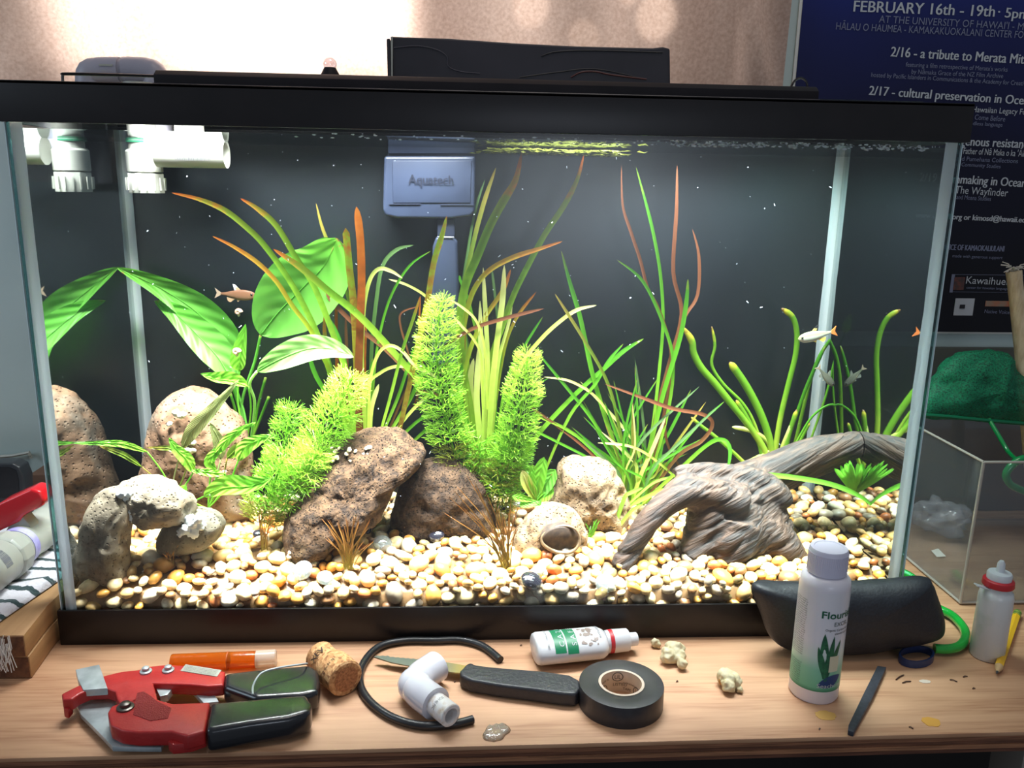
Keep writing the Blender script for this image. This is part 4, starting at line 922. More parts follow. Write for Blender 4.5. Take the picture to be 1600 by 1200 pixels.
bt([(955, 840), (935, 815), (920, 800)], 4, M_bright, Y0=.10); bt([(957, 840), (953, 790), (950, 765)], 4, M_g, Y0=.10)
bt([(1000, 790), (1055, 740), (1110, 690), (1135, 686)], 4, M_g, Y0=.13); bt([(985, 785), (1020, 755), (1050, 745)], 4, M_bright, Y0=.12)
rt = random.Random(11)
for k in range(46):
    bx = rt.uniform(970, 1015); tx = bx + rt.gauss(0, 75); ty = rt.uniform(560, 735); mxx = (bx + tx) / 2 + rt.uniform(-18, 18) - (tx - bx) * .15
    bt([(bx, 788), ((bx * 2 + mxx) / 3, 760 - (760 - ty) * .2), (mxx, (788 + ty) / 2 - 12), (tx, ty)], rt.uniform(2.5, 5), rt.choice((M_g, M_g, M_g, M_ol, M_dm, M_pa)), Y0=rt.uniform(.125, .165))
# ---- thick leaved grass, right
root = thing('thick_leaved_grass', 'grass plant with thick curving rounded leaves behind the driftwood', 'plant', P(1205, 730, .18))
YV = .18
def bv(L_, w, m=M_val, Y0=YV, dY=0.0, **k):
    n = len(L_); q = cr([(x, y, Y0 + dY * i / (n - 1)) for i, (x, y) in enumerate(L_)], 5); pp = [P(*a) for a in q]; kk = len(pp)
    g = Geo(); rr = [SC(p) * w * .5 * min(1, (1 - i / (kk - 1)) / .12 + .25) for i, p in enumerate(pp)]
    g.tube(pp, rr, 8, sq=.6, tt=1); o = g.build('leaf', m, root, ang=180)
bv([(1205, 730), (1190, 695), (1168, 662), (1142, 630), (1118, 600), (1096, 575), (1084, 552), (1081, 533), (1068, 512)], 11)
bv([(1200, 730), (1180, 665), (1160, 630), (1130, 600), (1112, 570), (1117, 540), (1112, 510)], 5)
bv([(1208, 730), (1203, 690), (1190, 650), (1170, 610), (1152, 582), (1140, 566)], 12)
bv([(1170, 730), (1145, 706), (1115, 680), (1095, 665), (1080, 652)], 9); bv([(1208, 730), (1218, 660), (1232, 600), (1243, 555), (1245, 520), (1238, 495), (1221, 482)], 9)
bv([(1208, 730), (1200, 692), (1175, 674), (1144, 667)], 7, M_pa); bv([(1215, 730), (1222, 700), (1230, 680), (1238, 661)], 7, M_pa)
bv([(1200, 730), (1185, 690), (1165, 650), (1150, 625)], 8); bv([(1212, 730), (1240, 660), (1262, 600), (1290, 540)], 6, Y0=.19, m=M_g)
bv([(1225, 730), (1245, 690), (1270, 650), (1300, 632), (1315, 650)], 4, Y0=.17, m=M_g); bv([(1230, 730), (1250, 690), (1265, 660)], 6)
bv([(1235, 725), (1262, 610), (1278, 562), (1296, 533), (1303, 530)], 6, Y0=.2, m=M_g); bv([(1150, 730), (1180, 715), (1210, 700)], 6, M_pa)
bv([(1262, 700), (1290, 620), (1305, 560), (1320, 520)], 4, Y0=.185, m=M_g)
g = Geo(); c0 = P(1328, 495, .185)
broad(root, [(1320, 520, .185), (1324, 505, .185), (1329, 490, .185)], 7, 7, M_val, name='spoon_leaf')
bv([(1245, 640), (1230, 690), (1225, 730)][::-1], 8); bv([(1195, 735), (1188, 700), (1185, 690)], 7)
# ---- small bushy plant at the right wall
root = thing('small_fan_plant', 'small spiky green plant under the driftwood branch at right glass wall', 'plant', P(1342, 775, .115))
for k in range(20):
    a = rt.uniform(-.75, .35); r_ = rt.uniform(40, 58); blade(root, [(1338, 775, .105), (1338 + sin(a) * r_ * .5, 775 - cos(a) * r_ * .55, .095), (1338 + sin(a) * r_ * .9, 775 - cos(a) * r_, .085 + .01 * rt.random())], 6, M_bright)
# ---- small rosette
root = thing('leafy_rosette', 'small bright green leafy rosette left of the speckled rock', 'plant', P(836, 790, .12))
for (tx, ty, w, m_) in ((850, 714, 11, M_bright), (868, 733, 13, M_anub), (816, 735, 9, M_pa), (800, 775, 6, M_bright), (865, 762, 12, M_bright), (812, 790, 7, M_anub), (830, 728, 6, M_bright), (845, 790, 8, M_anub)):
    broad(root, [(838, 782, .115), ((838 + tx) / 2 - 2, (782 + ty) / 2, .112), (tx, ty, .11)], w, w, m_, shape=(.6, .7))
# ---- feathery stems
M_feath = leafmat('feather_green', [(0, C(100, 150, 34)), (1, C(140, 192, 58))], trans=.45, noisy=.3)
M_feath2 = leafmat('feather_dark', [(0, C(92, 145, 34)), (1, C(118, 180, 48))], trans=.4, noisy=.3)
def whorl_mesh(m, seed, nl=8, up=.34):
    """ring of stalked fan-cut leaves of fine threads, radius 1"""
    r = random.Random(seed); v = []; f = []; t = []
    def thread(A_, B_, w0, w1, ta, tb, k):
        T = (B_ - A_).normalized(); s = T.cross(Vector((sin(k), cos(k * 1.7), .9))).normalized(); b0 = len(v)
        v.extend([A_ - s * w0, A_ + s * w0, B_ + s * w1, B_ - s * w1]); f.append((b0, b0 + 1, b0 + 2, b0 + 3)); t.extend([ta, ta, tb, tb])
    for i in range(nl):
        a = 2 * pi * i / nl + r.uniform(-.2, .2); lift = up + r.uniform(-.2, .2)
        p1 = Vector((cos(a) * .30, sin(a) * .30, lift * .2)); thread(Vector((0, 0, 0)), p1, .022, .018, 0, .2, i)
        for k in range(5):
            d = (k - 2) / 2 * .55; L_ = .62 - .08 * abs(d); p2 = Vector((cos(a + d * .7) * L_, sin(a + d * .7) * L_, lift * .55 + .10 * sin(k * 2 + i)))
            thread(p1, p2, .016, .013, .2, .6, k + i)
            for q in range(3):
                e = d + (q - 1) * .17; R_ = r.uniform(.86, 1.04) * (1 - .10 * abs(e)); thread(p2, Vector((cos(a + e) * R_, sin(a + e) * R_, lift * R_ + .14 * sin(q * 3 + k + i))), .013, .009, .6, 1, q + k * 3)
    me = bpy.data.meshes.new('leaf_whorl'); me.from_pydata(v, [], f); me.attributes.new('t', 'FLOAT', 'POINT').data.foreach_set('value', t); me.materials.append(m); return me
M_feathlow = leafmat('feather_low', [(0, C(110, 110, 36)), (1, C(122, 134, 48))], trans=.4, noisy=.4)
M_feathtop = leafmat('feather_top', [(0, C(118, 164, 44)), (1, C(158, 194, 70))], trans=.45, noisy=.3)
WH = {m.name: [whorl_mesh(m, k) for k in range(3)] for m in (M_feath, M_feath2, M_feathlow, M_feathtop)}
def feather(lab, pts, R, m, gap=9, seed=0, top=.55):
    """stem px (x,y,Y) BASE to TIP with whorls of radius R px"""
    r = random.Random(seed); q = cr(pts, 10); W3 = [P(*a) for a in q]
    rt_ = thing('feathery_stem', lab, 'plant', W3[0], 'feathery green water plant stems')
    Geo().tube(W3, [SC(p) * 1.5 for p in W3], 6, tt=1).build('stem', m, rt_, ang=180)
    fr = frames(W3); dist = 0; nxt = 0; total = sum((W3[i + 1] - W3[i]).length for i in range(len(W3) - 1))
    for i in range(len(W3) - 1):
        seg = (W3[i + 1] - W3[i]).length
        while nxt <= dist + seg:
            u = nxt / total; p = W3[i].lerp(W3[i + 1], (nxt - dist) / seg); T = fr[i][1]
            s = SC(p) * R * (1 if u < .7 else 1 - (1 - top) * (u - .7) / .3) * r.uniform(.9, 1.08)
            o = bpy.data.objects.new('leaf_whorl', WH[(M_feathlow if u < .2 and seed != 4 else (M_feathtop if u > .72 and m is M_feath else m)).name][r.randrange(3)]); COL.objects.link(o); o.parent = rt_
            M4 = Matrix.Translation(p - rt_.location) @ T.to_track_quat('Z', 'X').to_matrix().to_4x4() @ Matrix.Rotation(r.uniform(0, 6), 4, 'Z') @ Matrix.Diagonal((s, s, s * (1 + .5 * max(0, u - .7)), 1))
            o.matrix_basis = M4; nxt += SC(p) * gap * (1 - .45 * max(0, (u - .7) / .3))
        dist += seg
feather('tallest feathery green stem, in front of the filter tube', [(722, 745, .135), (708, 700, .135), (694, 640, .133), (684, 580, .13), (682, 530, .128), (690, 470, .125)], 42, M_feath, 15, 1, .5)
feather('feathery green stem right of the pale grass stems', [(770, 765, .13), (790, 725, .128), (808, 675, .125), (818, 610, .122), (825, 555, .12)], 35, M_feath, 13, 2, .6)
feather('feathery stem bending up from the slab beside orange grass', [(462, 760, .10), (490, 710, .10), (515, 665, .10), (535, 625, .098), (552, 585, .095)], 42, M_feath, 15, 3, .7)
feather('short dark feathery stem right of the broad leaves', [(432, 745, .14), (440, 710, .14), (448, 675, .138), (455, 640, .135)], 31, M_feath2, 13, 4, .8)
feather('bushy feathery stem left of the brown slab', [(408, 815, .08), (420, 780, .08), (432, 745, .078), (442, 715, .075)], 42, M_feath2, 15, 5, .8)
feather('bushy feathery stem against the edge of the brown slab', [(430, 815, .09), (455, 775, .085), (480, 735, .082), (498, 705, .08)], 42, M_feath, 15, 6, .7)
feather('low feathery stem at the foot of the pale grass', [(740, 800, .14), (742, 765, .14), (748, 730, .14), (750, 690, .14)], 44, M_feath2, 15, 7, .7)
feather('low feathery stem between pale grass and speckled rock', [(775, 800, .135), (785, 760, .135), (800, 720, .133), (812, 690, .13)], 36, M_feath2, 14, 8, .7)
# ---- hair grass tufts
def tuft(lab, base, tips, m, w=1.6, name='hair_grass_tuft', Yj=.006):
    p = onb(*base); rt_ = thing(name, lab, 'plant', p); Y = max(p.y, .012)
    for (tx, ty) in tips:
        jx = rt.uniform(-7, 7)
        blade(rt_, [(base[0] + jx, base[1] + 2, Y), (base[0] + jx * .6 + (tx - base[0]) * .35, base[1] + (ty - base[1]) * .5, Y), (tx, ty, Y + rt.uniform(-Yj, Yj))], w, m, fold=.6)
tuft('brown hair grass tuft in front of the big slab', (545, 888), [(rt.uniform(500, 585), rt.uniform(800, 850)) for _ in range(34)], M_hair)
tuft('brown hair grass tuft in front of the right lava rock', (792, 888), [(rt.uniform(745, 815), rt.uniform(780, 845)) for _ in range(26)] + [(692, 800), (700, 775), (712, 758), (720, 790), (708, 765), (728, 740), (740, 750), (735, 800), (760, 770)], M_hair)
tuft('tiny sprig of thin grass near the stone arch', (264, 885), [(rt.uniform(250, 285), rt.uniform(850, 868)) for _ in range(9)], M_hair, 1.3)
tuft('wispy brown hair growth behind the feathery stems', (478, 690), [(rt.uniform(462, 495), rt.uniform(600, 650)) for _ in range(10)], M_hair, 1.4)
tuft('thin green hair grass right of the hollow rock', (922, 842), [(rt.uniform(900, 945), rt.uniform(805, 832)) for _ in range(12)], M_g, 1.3)
tuft('fine hair grass at the foot of the feathery bushes', (412, 862), [(rt.uniform(398, 430), rt.uniform(790, 845)) for _ in range(12)], M_hair, 1.3)
tuft('wispy green growth behind the rosette', (790, 800), [(rt.uniform(770, 830), rt.uniform(735, 780)) for _ in range(18)], M_g, 1.4)

# ================================================================== animals
def fish(lab, nose, tail, Y0, Y1, h, mats, finc):
    A_, B_ = P(nose[0], nose[1], Y0), P(tail[0], tail[1], Y1); ax = B_ - A_; L_ = ax.length; T = ax.normalized(); up = Vector((0, 0, 1)); up = (up - T * up.dot(T)).normalized(); sd = T.cross(up)
    rt_ = thing('fish', lab, 'fish', A_.lerp(B_, .5)); hh = SC(A_) * h
    prof = [(0, .06), (.04, .45), (.12, .78), (.25, .97), (.38, 1), (.52, .86), (.66, .60), (.80, .34), (.88, .26), (.92, .25)]
    prof = cr(prof, 3); v = []; f = []; t = []; sg = 14
    for u, r_ in prof:
        for k in range(sg):
            a = 2 * pi * k / sg; v.append(A_ + T * L_ * u * .92 + up * (sin(a) * hh * .5 * r_ * (1 if sin(a) > 0 else 1.1)) + sd * cos(a) * hh * .2 * r_); t.append(.5 + .5 * sin(a))
    for i in range(len(prof) - 1):
        for k in range(sg): k2 = (k + 1) % sg; f.append((i * sg + k, i * sg + k2, (i + 1) * sg + k2, (i + 1) * sg + k))
    f += [tuple(range(sg)), tuple(range((len(prof) - 1) * sg, len(prof) * sg))]
    Geo().add(v, f, t).build('body', mats[0], rt_, ang=180, recalc=True)
    def fin(name, pts, m, th=.0003):
        q = [A_ + T * L_ * a + up * hh * b for a, b in pts]; gg = Geo().prism([p - sd * th for p in q], sd * 2 * th); gg.build(name, m, rt_, smooth=False)
    fin('tail_fin', [(.84, .10), (.99, .52), (.94, .05), (1.0, -.5), (.84, -.12)], finc[0])
    fin('dorsal_fin', [(.38, .46), (.50, .95), (.56, 1.0), (.52, .42)], finc[1]); fin('dorsal_fin_band', [(.36, .44), (.44, .72), (.50, .66), (.47, .44)], finc[2], .0004)
    fin('anal_fin', [(.50, -.45), (.62, -.80), (.68, -.66), (.70, -.32)], finc[2]); fin('pelvic_fin', [(.36, -.5), (.44, -.72), (.46, -.5)], finc[2])
    for s_ in (-1, 1):
        c0 = A_ + T * L_ * .10 + up * hh * .08 + sd * s_ * hh * .13; bm = bmesh.new(); bmesh.ops.create_uvsphere(bm, u_segments=10, v_segments=8, radius=hh * .11)
        e = Geo().add([c0 + q.co for q in bm.verts], [tuple(x.index for x in q.verts) for q in bm.faces]).build('eye', mat('fish_eye', C(15, 15, 18), rough=.1), rt_, ang=180); bm.free()
M_fish = leafmat('fish_skin', [(0, C(215, 215, 205)), (.45, C(190, 190, 170)), (.62, C(150, 145, 110)), (1, C(120, 115, 80))], trans=.15, noisy=.2)
fish('silver tetra with orange tail and black tipped dorsal fin, at right', (1247, 530), (1308, 517), .10, .10, 16, [M_fish], [mat('fin_orange', C(215, 110, 50)), mat('fin_black', C(25, 25, 30)), mat('fin_yellow', C(240, 210, 90))])
M_fish2 = leafmat('fish_skin_brown', [(0, C(150, 120, 95)), (.45, C(140, 100, 75)), (1, C(110, 75, 55))], trans=.3, noisy=.2)
fish('brownish small fish dimly seen behind the broad leaves', (400, 462), (335, 458), .205, .205, 16, [M_fish2], [mat('fin_clear', C(150, 130, 110)), mat('fin_white', C(200, 200, 200)), mat('fin_tan', C(160, 130, 100))])
M_fishg = leafmat('fish_skin_grey', [(0, C(130, 130, 115)), (1, C(80, 78, 66))], trans=.2, noisy=.2)
fish('small dark grey fish beside the right glass wall, below the silver tetra', (1303, 603), (1277, 572), .165, .165, 11, [M_fishg], [mat('fin_clear', C(150, 130, 110)), mat('fin_grey', C(120, 120, 110)), mat('fin_grey', C(120, 120, 110))])
def snail(lab, x, y, Y, r):
    c0 = P(x, y, Y); s = SC(c0) * r; rt_ = thing('snail', lab, 'snail', c0); g = Geo(); pts = []; rr = []
    for k in range(40):
        a = k * .32; q = math.exp(-k * .055); pts.append(c0 + Vector((cos(a) * s * .55 * q, -s * .5 * (1 - q) * .6, sin(a) * s * .55 * q))); rr.append(s * .48 * q)
    g.tube(pts, rr, 10); g.build('shell', mat('snail_shell', C(190, 130, 105), C(225, 190, 170), scale=300, rough=.4), rt_, ang=180)
    Geo().lathe([(.0001, 0), (s * .3, s * .05), (s * .5, s * .3), (s * .42, s * .9), (.0001, s * 1.3)], c0 + Vector((0, s * .3, -s * .9)), (0.1, 0, 1), seg=12, squash=.5).build('foot', mat('snail_foot', C(190, 175, 160), rough=.4), rt_, ang=180)
snail('pinkish snail on the small upright leaf', 369, 550, .155, 9)
snail('brown snail above the small upright leaf', 372, 488, .19, 8)
# ================================================================== equipment in and on the aquarium
M_pvc = mat('pvc_white', C(176, 176, 166), C(164, 164, 154), scale=30, rough=.35)
M_pvc_shade = mat('pvc_shade_grey', C(168, 164, 176), C(150, 147, 160), scale=12, rough=.4)  # greyer copy of the pvc, shade on the backlit bend put into colour
root = thing('overflow_pipework', 'white plastic pipe fittings hanging into the left back corner', 'pipe', P(225, 302, .175))
YP = .178
def vt(x, y0, y1, r, Y=YP):   # upright pipe piece
    a, b_ = P(x, y0, Y), P(x, y1, Y); return Vector((a.x, Y, a.z)), Vector((a.x, Y, b_.z)), SC(a) * r
a, b_, r_ = vt(220, 180, 232, 22); b_.z -= .001
Geo().lathe([(r_, 0), (r_, (a - b_).length + .03)], b_, (0, 0, 1), seg=28).build('pipe', M_pvc, root)
a, b_, r_ = vt(221, 220, 223, 22.8); Geo().lathe([(r_, 0), (r_, (a - b_).length)], b_, (0, 0, 1), seg=28).build('green_band', mat('green_line', C(40, 110, 80)), root)
a, b_, r_ = vt(224, 234, 270, 27); Geo().lathe([(r_ * .92, 0), (r_, .001), (r_, (a - b_).length - .002), (r_ * .9, (a - b_).length)], b_, (0, 0, 1), seg=28).build('coupling', M_pvc, root)
a, b_, r_ = vt(227, 271, 302, 28)
Geo().lathe([(r_ * .8, .004), (r_, 0), (r_, (a - b_).length)], b_, (0, 0, 1), seg=8).build('slotted_end', M_pvc, root, bevel=.0008)
g = Geo()
for k in range(16):
    an = 2 * pi * k / 16; p = b_ + Vector((cos(an) * r_, sin(an) * r_, .003)); M4 = Matrix.Translation(p) @ Matrix.Rotation(an, 4, 'Z'); g.box((-.0006, -.0007, 0), (.0010, .0007, .012), M4)
g.build('ridges', M_pvc, root)['kind'] = 'stuff'
# tee with its barcode
YT2 = .165; a, b_ = P(245, 239, YT2), P(354, 239, YT2); rt2 = SC(a) * 21.5; ax = (b_ - a); ax.z = 0; ax.y = 0
tee = Geo().lathe([(rt2 * .82, .001), (rt2, 0), (rt2, ax.length), (rt2 * .82, ax.length - .0006), (rt2 * .80, ax.length - .012), (.0001, ax.length - .0125)], a, ax, seg=32).build('tee_fitting', M_pvc, root)
c = P(297, 220, YT2); Geo().lathe([(SC(c) * 22, 0), (SC(c) * 22, .05)], Vector((c.x, YT2, a.z)), (0, 0, 1), seg=28).build('tee_neck', M_pvc, root)
g = Geo(); rb = random.Random(4); x = 280
while x < 333:
    w = rb.choice((.5, .8, 1.2)); an = -.25
    p0, p1 = P(x, 240, YT2).x, P(x + w, 240, YT2).x
    z = a.z - rt2 * .05; g.add([(p0, YT2 - rt2 * 1.003, z), (p1, YT2 - rt2 * 1.003, z), (p1, YT2 - rt2 * .90, z - rt2 * .45), (p0, YT2 - rt2 * .90, z - rt2 * .45)], [(0, 1, 2, 3)]); x += w + rb.choice((.7, 1, 1.5))
for q in g.v: q.y -= .0004
g.build('barcode', mat('ink_grey', C(110, 110, 115)), tee, smooth=False)['kind'] = 'stuff'
# U of two elbows over the rim
root = thing('pipe_elbow_bend', 'plastic pipe bend coloured in grey shade arching over the left back rim', 'pipe', P(190, 120, .19))
Yu = .19; cL, cR_, cT = P(150, 130, Yu), P(238, 130, Yu), P(192, 104, Yu); rr_ = SC(cT) * 17
for side, nm in ((-1, 'elbow'), (1, 'elbow')):
    e0 = P(192 + side * 3, 110, Yu); e1 = P(192 + side * 34, 110, Yu); e2 = P(192 + side * 52, 128, Yu); e3 = Vector((e2.x, Yu, .425 if side > 0 else .40))
    pts = cr([e0, e0.lerp(e1, .5), e1 + Vector((side * .003, 0, -.001)), e2 + Vector((0, 0, .003)), e3.lerp(e2, .5), e3], 6)
    Geo().tube(pts, rr_ * 1.18, 22).build(nm, M_pvc_shade, root, ang=50)
Geo().tube([P(186, 110, Yu), P(198, 110, Yu)], rr_ * 1.02, 22).build('joining_pipe', M_pvc_shade, root)
g = Geo(); e = P(165, 102, Yu); pxrect(g, 155, 100, 176, 103.5, Yu - rr_ * 1.15, .0008); g.build('raised_mark', M_pvc, root)
# filter
M_flt = mat('filter_plastic', C(44, 52, 70), C(38, 45, 62), scale=25, rough=.35, spec=.4)
M_flt2 = mat('filter_plastic_dark', C(36, 42, 58), rough=.4)
root = thing('filter_unit', 'dark blue grey filter box with a tall intake tube at the back', 'filter', P(672, 345, .20))
YF = .192
def slabpx(pts, Y0, Y1):   # outline in pixels at Y0, going back to Y1
    q = [P(x, y, Y0) for x, y in pts]; return Geo().prism(q, (0, Y1 - Y0, 0))
slabpx([(600, 244), (743, 244), (742, 330), (736, 338), (705, 342), (620, 341), (602, 337), (598, 328)], YF - .01, .2135).build('motor_box', M_flt, root, bevel=.003, seg=3)
slabpx([(613, 251), (737, 251), (735, 317), (614, 317)], YF - .0112, YF - .009).build('front_panel', M_flt, root, bevel=.001)
slabpx([(606, 213), (766, 216), (766, 228), (742, 229), (742, 240), (606, 240)], YF - .002, .2135).build('upper_ledge', M_flt, root, bevel=.002)
g = slabpx([(608, 318), (657, 318), (657, 319.5), (608, 319.5)], YF - .0113, YF - .0105); g.build('seam', M_flt2, root, smooth=False)
g = slabpx([(688, 319), (740, 319), (740, 320.5), (688, 320.5)], YF - .0113, YF - .0105); g.build('seam', M_flt2, root, smooth=False)
slabpx([(606, 240), (742, 240), (742, 245), (606, 245)], YF + .002, .2135).build('gap_strip', M_flt2, root)
g = Geo(); A, B = P(638, 287, YF - .0126), P(708, 287, YF - .0126); text_geo(g, 'Aquatech', A, Vector((1, 0, 0)), Vector((0, 0, 1)), B.x - A.x, SC(A) * 15, bold=.0004)
g.build('lettering', mat('letter_blue', C(18, 22, 36), rough=.4), root, smooth=False)
slabpx([(683, 342), (711, 342), (711, 370), (683, 370)], YF - .004, YF + .012).build('neck', M_flt2, root, bevel=.002)
slabpx([(681, 370), (707, 370), (715, 377), (717, 450), (716, 572), (675, 572), (674, 450), (676, 385)], YF - .008, YF + .014).build('intake_tube', M_flt, root, bevel=.004, seg=3)
g = Geo().tube([P(684, 370, YF - .0085), P(709, 371, YF - .0085)], .0008, 6); g.build('tube_clip', mat('clip_grey', C(150, 155, 170)), root)
# ---- hood strip over the front half of the rim
root = thing('hood_light', 'long black light hood lying on top of the aquarium', 'aquarium light', (.38, .08, TANK_H))
x0 = P(250, 112, .03).x; x1 = P(1268, 145, .03).x
g = Geo(); prof = [(.014, .0002), (.014, .0085), (.020, .0125), (.060, .0150), (.135, .0150), (.150, .0095), (.155, .0002), (.149, .0002), (.149, .009), (.022, .009), (.022, .0002)]
n = len(prof); v = [(x0, y, TANK_H + z) for y, z in prof] + [(x1, y, TANK_H + z) for y, z in prof]
g.add(v, [tuple(range(n)), tuple(range(2 * n - 1, n - 1, -1))] + [(i, n + i, n + (i + 1) % n, (i + 1) % n) for i in range(n)])
M_hood = mat('hood_black', C(34, 30, 34), C(28, 25, 28), scale=30, rough=.55, spec=.2)
g.build('housing', M_hood, root, bevel=.0008, recalc=True)
g = Geo().tube([(x0, .0125, TANK_H + .0012), (x1, .0125, TANK_H + .0012)], .0010, 6); g.build('front_bead', mat('hood_bead', C(70, 66, 70), rough=.35), root)
yb = .03
pts = [P(98, 126, yb), P(98, 118, yb), P(104, 115.5, yb), P(180, 117, yb), P(252, 119.5, yb)]
pts[0].z = TANK_H; Geo().tube(cr(pts, 4), .0012, 8).build('mounting_wire', M_frame, root)
pts = [P(1235, 138, .06), P(1242, 126, .06), P(1252, 122, .06), P(1260, 128, .06), P(1262, 140, .06)]
Geo().tube(cr(pts, 4), .001, 8).build('mounting_wire', M_frame, root)
# glass lid on the far right of the rim
o = Geo().box((x1 + .003, .02, TANK_H + .0002), (.735, D - .01, TANK_H + .0032)).build('cover_glass', clearmat('lid_glass', (.75, .9, .85, 1), .08)); tag(o, 'clear glass lid lying on the right end of the rim', 'glass lid')
# ---- black case on top
root = thing('black_case', 'long black case with curved seams lying on the aquarium lid', 'case', P(825, 130, .16))
YC = .16; zc = TANK_H + .0155
def cz(pts): return [P(x, y, YC) for x, y in pts]
top = cz([(612, 57), (700, 60), (800, 67), (900, 72), (1020, 75), (1036, 73), (1047, 76), (1049, 132), (612, 124)])
for p in top[-2:]: p.z = zc
Geo().prism(top, (0, .05, 0)).build('case_body', mat('case_black', C(48, 44, 52), C(40, 37, 44), scale=20, rough=.5, bump=.1), root, bevel=.002, seg=3)
q = cz([(604, 61), (609, 60), (611, 124), (606, 124)]); q[2].z = zc; q[3].z = zc
Geo().prism(q, (0, .05, 0)).build('end_flap', mat('case_black', C(48, 44, 52)), root, bevel=.0006)
q = cz([(610.5, 58), (614, 57), (613.5, 124), (611.5, 124)]); q[2].z = zc; q[3].z = zc
for p in q: p.y -= .001
Geo().prism(q, (0, .04, 0)).build('white_edge', M_pvc, root)
M_seam = mat('seam_grey', C(66, 62, 72), rough=.6)
for pts, w, m_ in (([(615, 75), (650, 72), (680, 77), (698, 88), (701, 104), (720, 112), (750, 115)], .0006, M_seam), ([(846, 88), (870, 81), (930, 79), (1035, 82)], .0007, mat('seam_dark', C(26, 24, 30))), ([(812, 121), (870, 113), (930, 108), (1000, 122)], .0006, mat('seam_dark', C(26, 24, 30))), ([(892, 121), (908, 113), (930, 112), (955, 117), (1010, 124)], .0009, mat('seam_maroon', C(80, 34, 36)))):
    pp = [p + Vector((0, -.0004, 0)) for p in cz(pts)]; Geo().tube(cr(pp, 5), w, 6).build('seam', m_, root)
q = cz([(1030, 73), (1048, 75), (1049, 130), (1040, 130)])
# ---- stopper with clear ball
c0 = P(516, 118, .066); c0.z = zc - .0003; s = SC(c0)
root = thing('stopper', 'small black stopper with a clear glass ball on the hood', 'stopper', c0)
Geo().lathe([(s * 16, 0), (s * 15, .002), (s * 9.5, s * 14), (s * 9, s * 15)], c0, (0, 0, 1), seg=20).build('cone', M_hood, root)
bm = bmesh.new(); bmesh.ops.create_uvsphere(bm, u_segments=20, v_segments=14, radius=s * 10.5); cc = c0 + Vector((0, 0, s * 20)); Geo().add([cc + a.co for a in bm.verts], [tuple(x.index for x in f.verts) for f in bm.faces]).build('glass_ball', clearmat('ball_glass', (.8, .78, .82, 1), .15, .05), root, ang=180); bm.free()

# ================================================================== things on the bench, front
M_red = mat('cutter_red', C(176, 40, 38), C(160, 34, 34), scale=60, rough=.38, bump=.08, bscale=400)
M_steel = mat('steel', C(186, 194, 196), C(150, 158, 160), metal=.35, scale=60, rough=.32, bump=.1)
M_hb = mat('handle_black', C(26, 27, 32), rough=.25, spec=.6, coat=.3)
def up(pts, z1, z0, n=0):
    if n: pts = cr(pts, n, True)
    return Geo().prism([G(x, y, z1) for x, y in pts], (0, 0, z0 - z1))
root = thing('pipe_cutter', 'red ratchet pipe cutter with black grips lying on the bench', 'pipe cutter', G(290, 1110))
up([(118, 1046), (155, 1038), (160, 1052), (168, 1075), (130, 1078), (122, 1062)], .022, .016).build('back_tab', M_steel, root, bevel=.0006)
up([(116, 1093), (122, 1086), (145, 1086), (182, 1094), (178, 1112), (205, 1140), (262, 1140), (252, 1168), (176, 1167), (158, 1148), (126, 1116)], .008, .004).build('blade', M_steel, root, bevel=.0008)
up([(96, 1084), (120, 1072), (140, 1064), (165, 1055), (190, 1049), (217, 1046), (232, 1041), (262, 1038), (290, 1040), (352, 1049), (349, 1070), (325, 1072), (295, 1069), (239, 1067), (243, 1079), (246, 1093), (250, 1100), (225, 1108), (190, 1103), (183, 1092), (180, 1080), (168, 1076), (140, 1077), (124, 1084), (113, 1092), (98, 1093)], .021, .011).build('upper_jaw', M_red, root, bevel=.0016, seg=3)
up([(100, 1096), (113, 1094), (113, 1101), (106, 1109), (99, 1106)], .014, .006).build('hook_tip', M_red, root, bevel=.001)
up([(168, 1113), (174, 1103), (188, 1098), (207, 1092), (219, 1080), (232, 1081), (245, 1092), (270, 1099), (328, 1097), (320, 1142), (292, 1150), (268, 1143), (215, 1144), (190, 1141), (173, 1133)], .021, .009).build('lower_jaw', M_red, root, bevel=.0018, seg=3)
up([(214, 1083), (224, 1080), (234, 1086), (246, 1096), (268, 1106), (262, 1122), (235, 1126), (208, 1116)], .0214, .020).build('grip_patch', mat('cutter_red_dark', C(140, 34, 34), rough=.6, bump=.8, bscale=900), root)
up([(240, 1067), (275, 1068), (262, 1085), (250, 1088)], .016, .010).build('spring_plate', M_steel, root, bevel=.0005)
up([(300, 1078), (330, 1076), (342, 1096), (318, 1098)], .012, .008).build('ratchet_plate', M_steel, root, bevel=.0005)
up([(350, 1051), (380, 1047), (430, 1042), (485, 1037), (497, 1046), (500, 1062), (497, 1080), (470, 1086), (400, 1090), (349, 1072)], .021, .004).build('grip', M_hb, root, bevel=.005, seg=4)
up([(329, 1096), (370, 1093), (430, 1087), (480, 1083), (488, 1098), (484, 1112), (450, 1122), (390, 1130), (321, 1142)], .022, .003).build('grip', M_hb, root, bevel=.005, seg=4)
up([(286, 1143), (322, 1136), (322, 1152), (300, 1160), (270, 1164), (262, 1158)], .014, .006).build('lower_bracket', M_red, root, bevel=.001)
for x, y, r, z in ((228, 1050, 9, .021), (263, 1048, 9, .021), (196, 1106, 13, .021), (237, 1153, 8, .009)):
    c0 = G(x, y, z); s = SC(c0) * r
    Geo().lathe([(s, 0), (s, .0012), (s * .8, .0018), (s * .62, .0018), (s * .6, .004), (s * .35, .0048), (.0001, .0048)], c0, (0, 0, 1), seg=24).build('rivet', M_steel if z < .01 or r < 10 else mat('bolt_dark', C(90, 85, 80), metal=.8, rough=.3), root)
